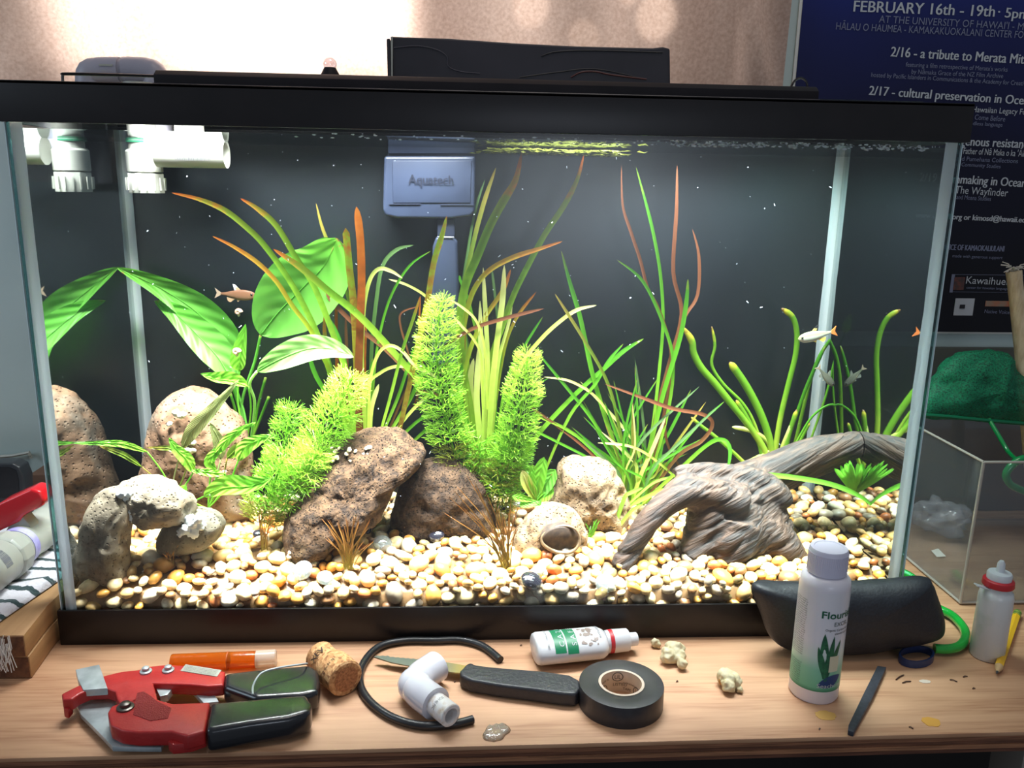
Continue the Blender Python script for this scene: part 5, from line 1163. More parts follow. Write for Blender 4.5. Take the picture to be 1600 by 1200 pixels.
up([(290, 1038), (346, 1047), (339, 1057), (282, 1048)], .0214, .0208).build('warning_label', M_pvc, root)
g = Geo()
for k in range(5):
    A, B = G(289 - k * .8, 1040.4 + k * 2.0, .0217), G(340 - k * 1.2, 1048.6 + k * 2.0, .0217); U = (B - A).normalized(); V = Vector((-U.y, U.x, 0)); text_geo(g, 'WARNING sharp blade keep hands clear' if k % 2 else 'CAUTION wear eye protection when cutting', A, U, V, (B - A).length, .0009)
g.build('fine_print', mat('ink_black', C(20, 20, 25)), root, smooth=False)['kind'] = 'stuff'
pts = [G(395, 1085, .024), G(396, 1070, .026), G(408, 1052, .028), G(432, 1044, .028), G(470, 1038, .026), G(480, 1037, .022)]
Geo().tube(cr(pts, 5), .0008, 8).build('latch_wire', M_steel, root)
# cork
m_, nt, b = newmat('cork'); L = nt.links.new; tc = N(nt, 'ShaderNodeTexCoord'); vo = N(nt, 'ShaderNodeTexVoronoi'); vo.inputs['Scale'].default_value = 420; L(tc.outputs['Object'], vo.inputs['Vector'])
r = ramp(nt, [(.1, C(214, 168, 118)), (.6, C(184, 134, 86)), (.9, C(140, 92, 58))], vo.outputs['Color']); L(r.outputs[0], b.inputs['Base Color']); b.inputs['Roughness'].default_value = .85
bp = N(nt, 'ShaderNodeBump'); bp.inputs['Strength'].default_value = .4; bp.inputs['Distance'].default_value = .0006; L(vo.outputs[0], bp.inputs['Height']); L(bp.outputs[0], b.inputs['Normal']); M_cork = m_
c1 = G(541, 1061, .0150); s = SC(c1); c2 = G(502, 1027, .0150); ax = (c2 - c1); ax.z = 0; ln = ax.length + .004; axn = ax.normalized(); R1 = s * 29
root = thing('cork', 'champagne cork lying by the cutter grips', 'cork', Vector((c1.x, c1.y, 0)))
c1.z = R1
Geo().lathe([(R1 * .90, 0), (R1, .0012), (R1 * 1.01, ln * .42), (R1 * .92, ln * .55), (R1 * .80, ln * .66), (R1 * .82, ln * .9), (R1 * .86, ln * .97), (R1 * .78, ln)], c1, axn, seg=40).build('cork_body', M_cork, root, recalc=True)
Geo().lathe([(R1 * .70, 0), (R1 * .70, .0006)], c1 - axn * .0005, axn, seg=32).build('end_disc', mat('cork_end', C(190, 130, 84), C(140, 90, 58), scale=600, rough=.9), root)
g = Geo(); fa = facing(c1, axn, (0, 0, 1)); [text_wrap(g, 'XEV', c1, R1 * .876 + .00003 * j_, fa - .62 + .018 * j_, ln * .66, .0145, .0066, axis=axn, up=(0, 0, 1), sgn=1) for j_ in range(3)]
text_wrap(g, 'Q Gu 01 78', c1, R1 * 1.025, fa - .6, ln * .22, .015, .003, axis=axn, up=(0, 0, 1), sgn=1)
g.build('printed_letters', mat('cork_ink', C(52, 32, 20)), root, smooth=False)
# black tubing
pts = [G(739, 1124, .0034), G(710, 1131, .0034), G(660, 1134, .0034), G(615, 1122, .0034), G(580, 1098, .0034), G(563, 1070, .0034), G(566, 1040, .0034), G(590, 1012, .0034), G(630, 997, .0034), G(680, 991, .0034), G(720, 996, .0034), G(755, 1010, .0034), G(782, 1031, .0034)]
for p in pts: p.y = min(p.y, -.0085)
root = thing('black_tube', 'length of black rubber tubing curled on the bench behind the elbow', 'tube', G(565, 1070))
Geo().tube(cr(pts, 5), SC(pts[4]) * 6.5, 12).build('tube_wall', mat('rubber', C(32, 33, 36), rough=.35), root, ang=60)
e = pts[0]; Geo().lathe([(SC(e) * 4, 0), (SC(e) * 4, .0006)], e + (pts[0] - pts[1]).normalized() * .0001, (pts[0] - pts[1]), seg=14).build('open_end', mat('ink_black', C(20, 20, 25)), root)
# knife
root = thing('knife', 'small serrated knife with black handle lying behind the elbow', 'knife', G(740, 1045))
tipz = .006; up_ = [(584, 1026), (600, 1023), (625, 1024), (650, 1028), (672, 1032), (700, 1035), (735, 1041), (735, 1052), (712, 1051), (690, 1048), (650, 1042), (612, 1035)]
m_, nt, b = newmat('knife_blade'); L = nt.links.new; tc = N(nt, 'ShaderNodeTexCoord'); sx = N(nt, 'ShaderNodeSeparateXYZ'); L(tc.outputs['Object'], sx.inputs[0])
r = ramp(nt, [(.0, C(120, 130, 118)), (.03, C(205, 170, 70))], sx.outputs['X'], 'LINEAR'); mr = r
xs = G(690, 1040, tipz).x - G(740, 1045).x; ad = N(nt, 'ShaderNodeMath', operation='SUBTRACT'); L(sx.outputs['X'], ad.inputs[0]); ad.inputs[1].default_value = xs; nt.links.new(ad.outputs[0], r.inputs[0])
L(r.outputs[0], b.inputs['Base Color']); b.inputs['Metallic'].default_value = .5; b.inputs['Roughness'].default_value = .35
bo = []
for k in range(len(up_)):
    bo.append(up_[k])
ser = [(584, 1026)] + [(590 + k * 4, 1024.2 + (k * .32 if k > 4 else 0) + (.9 if k % 2 else 0)) for k in range(22)] + [(700, 1035), (735, 1041), (735, 1052), (712, 1051), (690, 1048), (650, 1042), (612, 1035)]
Geo().prism([G(x, y, .0075) for x, y in ser], (0, 0, -.0011)).build('blade', m_, root)
up([(718, 1048), (728, 1038), (735, 1034), (742, 1038), (765, 1041), (800, 1044), (850, 1048), (890, 1054), (905, 1062), (908, 1074), (900, 1084), (880, 1083), (830, 1076), (780, 1070), (735, 1062), (720, 1055)], .013, .001).build('handle', mat('knife_handle', C(40, 42, 48), C(34, 36, 42), scale=300, rough=.45, bump=.2), root, bevel=.0035, seg=4)
# white elbow with adapter
root = thing('pipe_elbow', 'glossy white plastic pipe elbow with a stub of pipe', 'pipe fitting', G(660, 1100))
Rz = .0145; a0 = G(682, 1038, Rz); a1 = G(640, 1067, Rz); a2 = G(681, 1099, Rz); sE = SC(a1); RE = sE * 25; RE2 = RE
d1 = (a0 - a1).normalized(); d2 = (a2 - a1).normalized()
pts = [a0, a1 + d1 * .016, a1 + d1 * .008 + d2 * .002, a1 + (d1 + d2) * .0025, a1 + d2 * .008 + d1 * .002, a1 + d2 * .016, a2]
for p in pts: p.z = RE
pts[-1].z = RE + .0012; pts[-2].z = RE + .0006
M_wp = mat('elbow_white', C(206, 206, 216), rough=.18, spec=.6, coat=.3)
Geo().tube(cr(pts, 6), RE, 32).build('elbow_body', M_wp, root, ang=50)
e0 = pts[-1].copy(); rs = RE * .70
prof = [(rs, -.003), (rs, .019), (rs * .93, .0196), (rs * .66, .0196), (rs * .62, .018), (rs * .62, .002), (.0001, .002)]
Geo().lathe(prof, e0, d2, seg=36).build('pipe_stub', mat('stub_white', C(222, 220, 220), C(190, 170, 150), scale=180, rough=.4, lo=.5, hi=.75), root, recalc=True)
g = Geo(); text_wrap(g, 'SCH 40 PVC', e0, rs * 1.01, facing(e0, d2, (0, 0, 1)) - .9, .006, .013, .003, axis=d2, up=(0, 0, 1), sgn=1); g.build('print', mat('ink_grey', C(110, 110, 115)), root, smooth=False)
# dropper bottle lying down
root = thing('lying_dropper_bottle', 'white dropper bottle with worn green label lying on its side', 'bottle', G(890, 1030))
zb_ = .0125; A = G(834, 1014, zb_); B = G(945, 1003, zb_); ax = (B - A); ax.z = 0; Lb = ax.length; axn = ax.normalized(); sB = SC(A); RB = .0185
A.z = zb_
prof = [(RB * .80, 0), (RB * .93, .0012), (RB, .004), (RB, Lb * .86), (RB * .97, Lb * .92), (RB * .80, Lb * .985), (RB * .55, Lb), (RB * .50, Lb + .003)]
M_bt = mat('bottle_white', C(206, 206, 210), rough=.28, spec=.5)
Geo().lathe(prof, A, axn, seg=40, squash=.66).build('bottle_body', M_bt, root, recalc=True, ang=50)
C0 = A + axn * (Lb + .001)
Geo().lathe([(.0105, 0), (.0105, .0035), (.0098, .004)], C0 + axn * .002, axn, seg=28).build('red_ring', mat('ring_red', C(190, 40, 50), rough=.4), root)
cap = Geo().lathe([(.0098, -.001), (.0104, .006), (.0100, .0195), (.0092, .0205), (.0060, .0205), (.0058, .0285), (.0052, .029), (.0001, .029)], C0, axn, seg=28).build('cap', M_bt, root)
g = Geo(); ta = Vector((0, 0, 1)); side = axn.cross(ta)
def onb_(u, w, h):  # point on the flattened bottle: u along, angle w from the top, h lift
    return A + axn * u + ta * cos(w) * (RB * .66 + h) + side * sin(w) * -(RB + h) * -1
for k in range(40): pass
def wrap_rect(g, u0, u1, w0, w1, h=.0003, n=8):
    v = []; f = []
    for i in range(n + 1):
        w = w0 + (w1 - w0) * i / n; v += [onb_(u0, w, h), onb_(u1, w, h)]
    for i in range(n): a = i * 2; f.append((a, a + 1, a + 3, a + 2))
    g.add(v, f)
# which sign of w faces the camera
sgn = 1 if onb_(0, 1, 0).y < onb_(0, -1, 0).y else -1
M_lg = mat('label_green', C(24, 120, 80), rough=.4)
g = Geo(); wrap_rect(g, Lb * .235, Lb * .385, -.5 * sgn, 1.25 * sgn); g.build('green_stripe', M_lg, root)
g = Geo(); wrap_rect(g, Lb * .405, Lb * .555, -.5 * sgn, 1.35 * sgn); g.build('green_stripe', M_lg, root)
g = Geo(); rw = random.Random(2)
for k in range(26):
    u = Lb * rw.uniform(.62, .84); w = rw.uniform(-.3, .95) * sgn; s_ = rw.uniform(.0008, .0028); v = []
    for q in range(7): a = 2 * pi * q / 7; rr = s_ * rw.uniform(.5, 1.3); v.append(onb_(u + cos(a) * rr, w + sin(a) * rr / RB, .0003))
    g.add(v, [tuple(range(7))])
g.build('worn_patch', mat('worn_brown', C(140, 125, 118)), root, smooth=False)['kind'] = 'stuff'
def bottle_text(g, s, u0, w0, width, cap, along_w=True):
    v, f, w = text2d(s); k = width / w
    g.add([onb_(u0 + (1 - 0) * (-b) * cap * -1 * -1, w0 + sgn * a * k / RB * -1, .0005) if along_w else onb_(u0 + a * k, w0 - sgn * b * cap / RB, .0005) for a, b in v], f)
g = Geo(); bottle_text(g, 'C A 2 1', Lb * .37, .85 * sgn, .026, .0045); bottle_text(g, 'S A F E', Lb * .54, .85 * sgn, .026, .0045); g.build('white_letters', M_ink, root, smooth=False)
g = Geo(); bottle_text(g, 'DIRECTIONS use 5 drops', Lb * .17, .95 * sgn, .030, .002); bottle_text(g, 'solution', Lb * .90, .55 * sgn, .022, .0025); g.build('dark_letters', mat('ink_grey', C(110, 110, 115)), root, smooth=False)
# tape roll
c0 = G(971, 1066, .019); s = SC(c0); Ro = s * 66; Ri = s * 36; c0.z = 0; Hh = .0185
root = thing('tape_roll', 'roll of black electrical tape with a beige printed core', 'tape', c0)
Geo().lathe([(Ri, .0), (Ro, .0), (Ro, Hh), (Ri, Hh)], c0, (0, 0, 1), seg=64, closed=True).build('tape', mat('tape_black', C(46, 46, 50), C(40, 40, 44), scale=200, rough=.38), root, bevel=.0006, ang=30)
Geo().lathe([(Ri - .0022, .0002), (Ri - .0001, .0002), (Ri - .0001, Hh + .0004), (Ri - .0022, Hh + .0004)], c0, (0, 0, 1), seg=64, closed=True).build('core', mat('card_core', C(196, 178, 160), rough=.7), root, ang=30)
g = Geo(); ri = Ri - .0024
text_wrap(g, 'LISTED', c0, ri, pi / 2 + .22, Hh * .30, .0115, .0026, sgn=-1); text_wrap(g, 'UL', c0, ri, pi / 2 + .15, Hh * .62, .0052, .0040, sgn=-1)
text_wrap(g, 'MADE IN', c0, ri, pi / 2 + 1.05, Hh * .62, .009, .0018, sgn=-1); text_wrap(g, 'FLAME RETARDANT', c0, ri, pi / 2 - .32, Hh * .42, .013, .0016, sgn=-1); text_wrap(g, 'TAPE', c0, ri, pi / 2 - .3, Hh * .12, .007, .0022, sgn=-1)
text_wrap(g, 'UL', c0, ri, pi / 2 + 1.0, Hh * .14, .0052, .0036, sgn=-1); text_wrap(g, 'UL', c0, ri, pi / 2 - 1.0, Hh * .2, .0052, .0036, sgn=-1)
for an in (pi / 2, pi / 2 + .85, pi / 2 - 1.15):
    zc_ = Hh * (.73 if an == pi / 2 else .26); pr = []
    for k in range(25):
        t_ = 2 * pi * k / 24; aa = an + cos(t_) * .0044 / ri; pr.append(c0 + Vector((cos(aa) * ri, sin(aa) * ri, zc_ + sin(t_) * .0038)))
    g.tube(pr, .00028, 4, caps=False)
g.build('core_print', mat('ink_black', C(20, 20, 25)), root, smooth=False)
# loose tail
pts = [G(1040 - 66, 1100, .0)]; tl_ = []
for k in range(13):
    u = k / 12; x = 945 - 45 * u; y = 1078 + 6 * sin(u * 3) - 2 + 8 * u; p = G(x, y, .012 - .008 * u ** 2); tl_.append(p)
v = []; f = []
for p in tl_: v += [Vector((p.x, p.y, max(.0005, p.z - .008))), Vector((p.x, p.y, p.z + .005))]
tl2 = [G(935, 1078, .017), G(925, 1074, .0165), G(915, 1075, .015), (G(907, 1079, .012)), (G(901, 1087, .008))]
tl2 = cr(tl2, 4); v = []; f = []
for i, p in enumerate(tl2):
    p = Vector(p); w = .0155 * (1 - .45 * i / len(tl2)); jag = .0012 * sin(i * 5) if i > len(tl2) - 4 else 0
    v += [p + Vector((jag, 0, 0)), p + Vector((0, 0, -w))]
for i in range(len(tl2) - 1): f.append((2 * i, 2 * i + 1, 2 * i + 3, 2 * i + 2))
for q in v: q.z = max(q.z, .0004)
Geo().add(v, f).build('loose_end', mat('tape_black', C(46, 46, 50)), root, ang=180)
# popcorn
M_pop = mat('popcorn_cream', C(206, 196, 164), C(190, 176, 136), scale=160, rough=.7)
def popcorn(lab, blobs, kern):
    c0 = G(*blobs[0][:2]); root = thing('popcorn', lab, 'popcorn', c0, 'popcorn pieces on the bench'); g = Geo()
    for x, y, r in blobs:
        q = G(x, y + r * .5, 0); s = SC(q) * r * 1.35; bm = bmesh.new(); bmesh.ops.create_icosphere(bm, subdivisions=3, radius=1)
        for a in bm.verts: a.co *= 1 + .38 * noise.noise(a.co * 1.6 + q * 300)
        lo = min(a.co.z for a in bm.verts)
        g.add([q + Vector((a.co.x * s, a.co.y * s, (a.co.z - lo) * s)) for a in bm.verts], [tuple(e.index for e in f.verts) for f in bm.faces]); bm.free()
    v, nn, f = fuse(g, .0006, 1); Geo().add(v, f).build('puff', M_pop, root, ang=180)
    for x, y, r in kern:
        q = G(x, y, .006); s = SC(q) * r; bm = bmesh.new(); bmesh.ops.create_icosphere(bm, subdivisions=2, radius=s)
        Geo().add([q + Vector((a.co.x, a.co.y - .0015, a.co.z * 1.5)) for a in bm.verts], [tuple(e.index for e in f.verts) for f in bm.faces]).build('hull', mat('kernel_brown', C(170, 120, 50)), root, ang=180); bm.free()
popcorn('tiny crumb of popcorn, the one nearest the aquarium', [(1023, 1009, 5), (1028, 1011, 3.5)], [])
popcorn('popcorn piece with a small round knob at its foot', [(1054, 1024, 11), (1044, 1032, 9), (1058, 1031, 9), (1065, 1043, 6), (1039, 1030, 5)], [(1063, 1027, 4)])
popcorn('popcorn piece halfway between tape roll and tall bottle', [(1138, 1068, 11), (1131, 1066, 9), (1146, 1072, 8), (1155, 1080, 4), (1137, 1078, 8), (1138, 1058, 6)], [(1126, 1063, 4)])
# dried glue blob
c0 = G(774, 1145); gg = Geo(); n = 26; o_ = []
for k in range(n):
    a = 2 * pi * k / n; q = 1 + .30 * noise.noise(Vector((cos(a) * 1.7, sin(a) * 1.7, 4))); o_.append((774 + cos(a) * 21 * q, 1145 + sin(a) * 15 * q - cos(a) * 4))
v = [G(x, y, .0002) for x, y in o_]; v2 = [p.lerp(c0, .25) + Vector((0, 0, .002 + .001 * sin(k * 2.3))) for k, p in enumerate(v)]; v3 = [p.lerp(c0, .65) + Vector((0, 0, .0025 + .0012 * sin(k * 3.1))) for k, p in enumerate(v)]
f = [(k, (k + 1) % n, n + (k + 1) % n, n + k) for k in range(n)] + [(n + k, n + (k + 1) % n, 2 * n + (k + 1) % n, 2 * n + k) for k in range(n)] + [tuple(range(2 * n, 3 * n)), tuple(range(n))[::-1]]
o = Geo().add(v + v2 + v3, f).build('glue_blob', clearmat('clear_glue', (.9, .82, .72, 1), .12, .1, haze=.25, hazecol=(.8, .72, .62, 1)), ang=180); tag(o, 'flattened blob of clear dried glue near the bench edge', 'glue')
# orange tube behind the cutter
root = thing('orange_tube', 'clear orange plastic tube with a cloudy cap behind the cutter', 'tube', G(340, 1035))
A, B, C_ = G(268, 1036, .0065), G(400, 1031, .0065), G(430, 1029, .0065); A.z = B.z = C_.z = .0070
M_org = clearmat('orange_plastic', C(250, 176, 80), .06, .05, haze=.30, hazecol=C(200, 110, 24))
Geo().lathe([(.0068, 0), (.0070, .001), (.0070, (B - A).length)], A, B - A, seg=24).build('tube_body', M_org, root)
Geo().lathe([(.0072, 0), (.0072, (C_ - B).length), (.0062, (C_ - B).length + .001)], B, C_ - B, seg=24).build('cap', clearmat('cloudy_cap', (.9, .8, .7, 1), .06, .2, haze=.45, hazecol=(.8, .7, .6, 1)), root)
Geo().lathe([(.0073, 0), (.0073, .0008)], A.lerp(B, .66), B - A, seg=24).build('ridge', mat('orange_dark', C(170, 80, 20)), root)

# tall white bottle with label
cb = G(1270, 1080); s = SC(cb); RB2 = .0196
root = thing('plant_food_bottle', 'tall white bottle with green plant label and ribbed cap', 'bottle', cb)
HB = .106
Geo().lathe([(RB2 * .94, 0), (RB2, .002), (RB2, HB - .006), (RB2 * .97, HB - .002), (RB2 * .85, HB + .001), (RB2 * .68, HB + .002), (RB2 * .66, HB + .005)], cb, (0, 0, 1), seg=56).build('bottle_body', mat('bottle_white2', C(222, 218, 226), rough=.3), root, ang=50)
Geo().lathe([(RB2 * .77, 0), (RB2 * .78, .001), (RB2 * .76, .019), (RB2 * .72, .0205), (RB2 * .58, .0207), (RB2 * .56, .0203), (.0001, .0203)], cb + Vector((0, 0, HB + .003)), (0, 0, 1), seg=48).build('cap', mat('cap_white', C(206, 204, 222), rough=.45), root)
g = Geo()
for k in range(64):
    a = 2 * pi * k / 64; M4 = Matrix.Translation(cb + Vector((0, 0, HB + .005))) @ Matrix.Rotation(a, 4, 'Z'); g.box((RB2 * .74, -.0004, 0), (RB2 * .785, .0004, .015), M4)
g.build('cap_ribs', mat('cap_white', C(206, 204, 222)), root)['kind'] = 'stuff'
view_a = math.atan2(CP.y - cb.y, CP.x - cb.x)    # the side that faces the photographer
m_, nt, b = newmat('bottle_label'); L = nt.links.new; tc = N(nt, 'ShaderNodeTexCoord'); sx = N(nt, 'ShaderNodeSeparateXYZ'); L(tc.outputs['Object'], sx.inputs[0])
mr = N(nt, 'ShaderNodeMapRange'); L(sx.outputs['Z'], mr.inputs[0]); mr.inputs[1].default_value = .012; mr.inputs[2].default_value = .10
r = ramp(nt, [(0, C(40, 120, 84)), (.04, C(104, 176, 140)), (.22, C(130, 192, 162)), (.34, C(196, 214, 206)), (.5, C(222, 220, 226))], mr.outputs[0]); L(r.outputs[0], b.inputs['Base Color']); b.inputs['Roughness'].default_value = .3
def arc(g, r_, a0, a1, z0, z1, n=24):
    v = []; f = []
    for i in range(n + 1): a = a0 + (a1 - a0) * i / n; v += [cb + Vector((cos(a) * r_, sin(a) * r_, z0)), cb + Vector((cos(a) * r_, sin(a) * r_, z1))]
    for i in range(n): f.append((2 * i, 2 * i + 2, 2 * i + 3, 2 * i + 1))
    return g.add(v, f)
lab = arc(Geo(), RB2 + .00015, view_a - 2.7, view_a + 2.7, .012, HB - .008, 60).build('label', m_, root, ang=180)
rl = RB2 + .0004
def wt(s, off, z, w, cap, m, nm, **k): return text_wrap(k.get('g') or Geo(), s, cb, rl, view_a + off, z, w, cap, sgn=1)
gf = wt('Flourish', .02, .0770, .030, .0062, None, ''); wt('Flourish', .04, .0770, .030, .0062, None, '', g=gf); wt('Flourish', .03, .0774, .030, .0062, None, '', g=gf); gf.build('title_lettering', mat('title_green', C(20, 90, 62)), lab, smooth=False)
wt('EXCEL', .55, .0705, .014, .0036, None, '').build('subtitle_lettering', mat('ink_dark_green', C(30, 60, 50)), lab, smooth=False)
g = wt('Organic Carbon for the', .22, .0662, .025, .0020, None, ''); wt('planted aquarium', .62, .0632, .018, .0018, None, '', g=g); g.build('small_lettering', mat('ink_black', C(20, 20, 25)), lab, smooth=False)['kind'] = 'stuff'
g = Geo(); rtx = random.Random(9); words = 'Flourish Excel is a source of bioavailable organic carbon for plants use 5 ml for every 40 liters daily keep out of reach of children do not overdose store in a cool dark place shake well before use'.split()
for k in range(36):
    z = .088 - k * .0019 if k < 26 else .088 - (k + 3) * .0019
    txt = ' '.join(rtx.choice(words) for _ in range(4)); text_wrap(g, txt, cb, rl, view_a - 1.32, z, .0150 + rtx.uniform(-.001, .0), .00125, sgn=1)
g.build('fine_print', mat('ink_grey2', C(70, 80, 85)), lab, smooth=False)['kind'] = 'stuff'
def leafshape(g, a0, z0, a1, z1, w, n=12, r_=rl):
    v = []; f = []
    for i in range(n + 1):
        u = i / n; ww = w * sin(pi * min(1, .06 + u * .94)) ** .8; a = a0 + (a1 - a0) * u; z = z0 + (z1 - z0) * u
        dx, dz = (a1 - a0) * r_, z1 - z0; l = math.hypot(dx, dz); px, pz = -dz / l, dx / l
        for sg in (-1, 1):
            aa = a + sg * px * ww / r_; v.append(cb + Vector((cos(aa) * r_, sin(aa) * r_, z + sg * pz * ww)))
    for i in range(n): f.append((2 * i, 2 * i + 2, 2 * i + 3, 2 * i + 1))
    g.add(v, f)
for a0, z0, a1, z1, w in ((.36, .024, .22, .064, .0036), (.40, .024, .02, .052, .0026), (.46, .026, .62, .062, .0024), (.5, .028, .95, .058, .0022), (.42, .022, .50, .048, .0030)):
    g = Geo(); leafshape(g, view_a + a0, z0, view_a + a1, z1, w); g.build('printed_leaf', mat('print_leaf', C(20, 76, 52), C(40, 110, 70), scale=300), lab, smooth=False)
g = Geo(); arc(g, rl, view_a + .52, view_a + .95, .030, .044); g.build('pale_square', mat('print_cream', C(214, 206, 176)), lab, smooth=False)
g = Geo(); leafshape(g, view_a + .18, .0175, view_a + 1.15, .0255, .0052, r_=rl); g.build('blue_swoosh', mat('print_blue', C(30, 60, 110)), lab, smooth=False)
text_wrap(Geo(), 'Seachem', cb, rl + .0003, view_a + .12, .0160, .021, .0038, sgn=1).build('maker_lettering', M_ink, lab, smooth=False)

# black case (soft sleeve) beside the bottle
root = thing('black_sleeve', 'soft black leather sleeve leaning against the aquarium base', 'sleeve', G(1330, 1040))
Ys = G(1330, 1040).y + .022
out = [(1173, 944), (1215, 941), (1300, 939), (1380, 936), (1440, 931), (1452, 940), (1462, 965), (1471, 1000), (1466, 1020), (1440, 1030), (1385, 1040), (1320, 1046), (1240, 1044), (1203, 1026), (1185, 985)]
g = inflate(out, Ys, .020, rings=14, nper=8, expo=3, amp=.0015, freq=25, seed=20)
zm = min(p.z for p in g.v)
for p in g.v: p.z = p.z - zm if zm < 0 else p.z
g.build('sleeve_body', mat('leather_black', C(34, 38, 46), C(26, 28, 34), scale=500, rough=.5, bump=.12), root, ang=180, recalc=True)

# black strip
root = thing('black_strip', 'flat black plastic strip lying right of the tall bottle', 'strip', G(1350, 1100))
up([(1371, 1040), (1385, 1042), (1363, 1090), (1337, 1138), (1334, 1144), (1325, 1141), (1326, 1132), (1348, 1086)], .0045, .0003).build('strip_body', mat('strip_dark', C(56, 58, 68), C(44, 46, 54), scale=300, rough=.5), root, bevel=.0006)
# green tubing loop
root = thing('green_tubing', 'clear green vinyl tubing looping out from behind the black sleeve', 'tube', G(1500, 990))
M_gtube = mat('green_vinyl', C(30, 170, 60), C(26, 150, 52), scale=40, rough=.12, coat=.6)
pts = [G(1412, 895, .006), G(1428, 905, .006), G(1446, 930, .006), G(1462, 948, .006), G(1488, 962, .006), G(1506, 982, .006), G(1508, 998, .006), G(1498, 1010, .006), G(1480, 1014, .006), G(1460, 1013, .006)]
Geo().tube(cr(pts, 6), SC(pts[3]) * 6.8, 14).build('tube_wall', M_gtube, root, ang=60)
g = Geo(); cc = cr(pts, 20)
for k in range(0, 60, 3):
    p = Vector(cc[k]); bm = bmesh.new(); bmesh.ops.create_icosphere(bm, subdivisions=1, radius=SC(p) * 3.4); g.add([p + Vector((-.001, -.003, .0022)) + a.co for a in bm.verts], [tuple(e.index for e in f.verts) for f in bm.faces]); bm.free()
g.build('beaded_lining', mat('bead_mint', C(110, 225, 150), rough=.2), root, ang=180)['kind'] = 'stuff'
# blue ring
pts = [G(1412 + 28 * cos(a) + 20, 1024 + 13 * sin(a), .005) for a in [pi * 2 * k / 20 for k in range(20)]]
root = thing('blue_band', 'translucent blue band under the right end of the sleeve', 'band', G(1440, 1035))
g = Geo(); n = 20; v = []; f = []
for k, p in enumerate(pts): v += [Vector((p.x, p.y, .0005)), Vector((p.x, p.y, .007)), Vector((p.x, p.y, .0005)) + (Vector((G(1435, 1028).x, G(1435, 1028).y, 0)) - Vector((p.x, p.y, 0))).normalized() * .0016, Vector((p.x, p.y, .007)) + (Vector((G(1435, 1028).x, G(1435, 1028).y, 0)) - Vector((p.x, p.y, 0))).normalized() * .0016]
for k in range(n):
    a, b2 = 4 * k, 4 * ((k + 1) % n); f += [(a, b2, b2 + 1, a + 1), (a + 2, a + 3, b2 + 3, b2 + 2), (a + 1, b2 + 1, b2 + 3, a + 3), (a, a + 2, b2 + 2, b2)]
g.add(v, f).build('band_ring', mat('band_blue', C(30, 50, 92), rough=.3), root)
# small white dropper bottle standing
cb2 = G(1541, 1024); root = thing('standing_dropper_bottle', 'small white dropper bottle with red collar standing at the right', 'bottle', cb2); s = SC(cb2); R3 = s * 24.5; H3 = .068
Geo().lathe([(R3 * .92, 0), (R3, .0015), (R3, H3 * .86), (R3 * .94, H3 * .93), (R3 * .66, H3), (R3 * .6, H3 + .003)], cb2, (0, 0, 1), seg=40).build('bottle_body', mat('bottle_white3', C(210, 214, 214), C(180, 196, 186), scale=50, rough=.3, lo=.5, hi=.8), root, ang=50)
Geo().lathe([(R3 * .88, 0), (R3 * .92, .001), (R3 * .88, .0055), (R3 * .78, .0065)], cb2 + Vector((0, 0, H3 + .001)), (0, 0, 1), seg=36).build('red_collar', mat('ring_red', C(190, 40, 50)), root)
Geo().lathe([(R3 * .70, 0), (R3 * .72, .006), (R3 * .66, .0075), (R3 * .25, .0085), (R3 * .22, .016), (R3 * .12, .0185), (.0001, .0187)], cb2 + Vector((0, 0, H3 + .006)), (0, 0, 1), seg=32).build('dropper_tip', mat('tip_white', C(200, 205, 210), rough=.35), root)
a = P(1518, 905, cb2.y); M4 = Matrix.Translation(cb2 + Vector((-R3 * 1.15, -.002, H3 + .0005))) @ Matrix.Rotation(.3, 4, 'Y'); Geo().box((-.006, -.003, 0), (.008, .003, .0012), M4).build('collar_tab', mat('tip_white', C(200, 205, 210)), root, bevel=.0004)
# pencil
A, B = G(1590, 957, .0042), G(1557, 1053, .0035); A.z = .0040; B.z = .0036; ax = B - A; Lp = ax.length
root = thing('pencil', 'short yellow pencil lying beside the small dropper bottle', 'pencil', G(1572, 1005))
Geo().lathe([(.0036, .010), (.0036, Lp - .014)], A, ax, seg=6).build('shaft', mat('pencil_yellow', C(232, 178, 30), rough=.3), root, ang=20)
Geo().lathe([(.0036, Lp - .014), (.0012, Lp - .004)], A, ax, seg=12).build('sharpened_wood', mat('pencil_wood', C(200, 165, 120), rough=.7), root)
Geo().lathe([(.0012, Lp - .004), (.0003, Lp)], A, ax, seg=8).build('lead', mat('graphite', C(60, 60, 62), rough=.3), root)
Geo().lathe([(.0037, 0), (.0038, .003), (.0034, .004), (.0038, .005), (.0038, .010)], A, ax, seg=16).build('ferrule', mat('ferrule_green', C(60, 130, 60), C(190, 200, 90), scale=300, metal=.4, rough=.3), root)

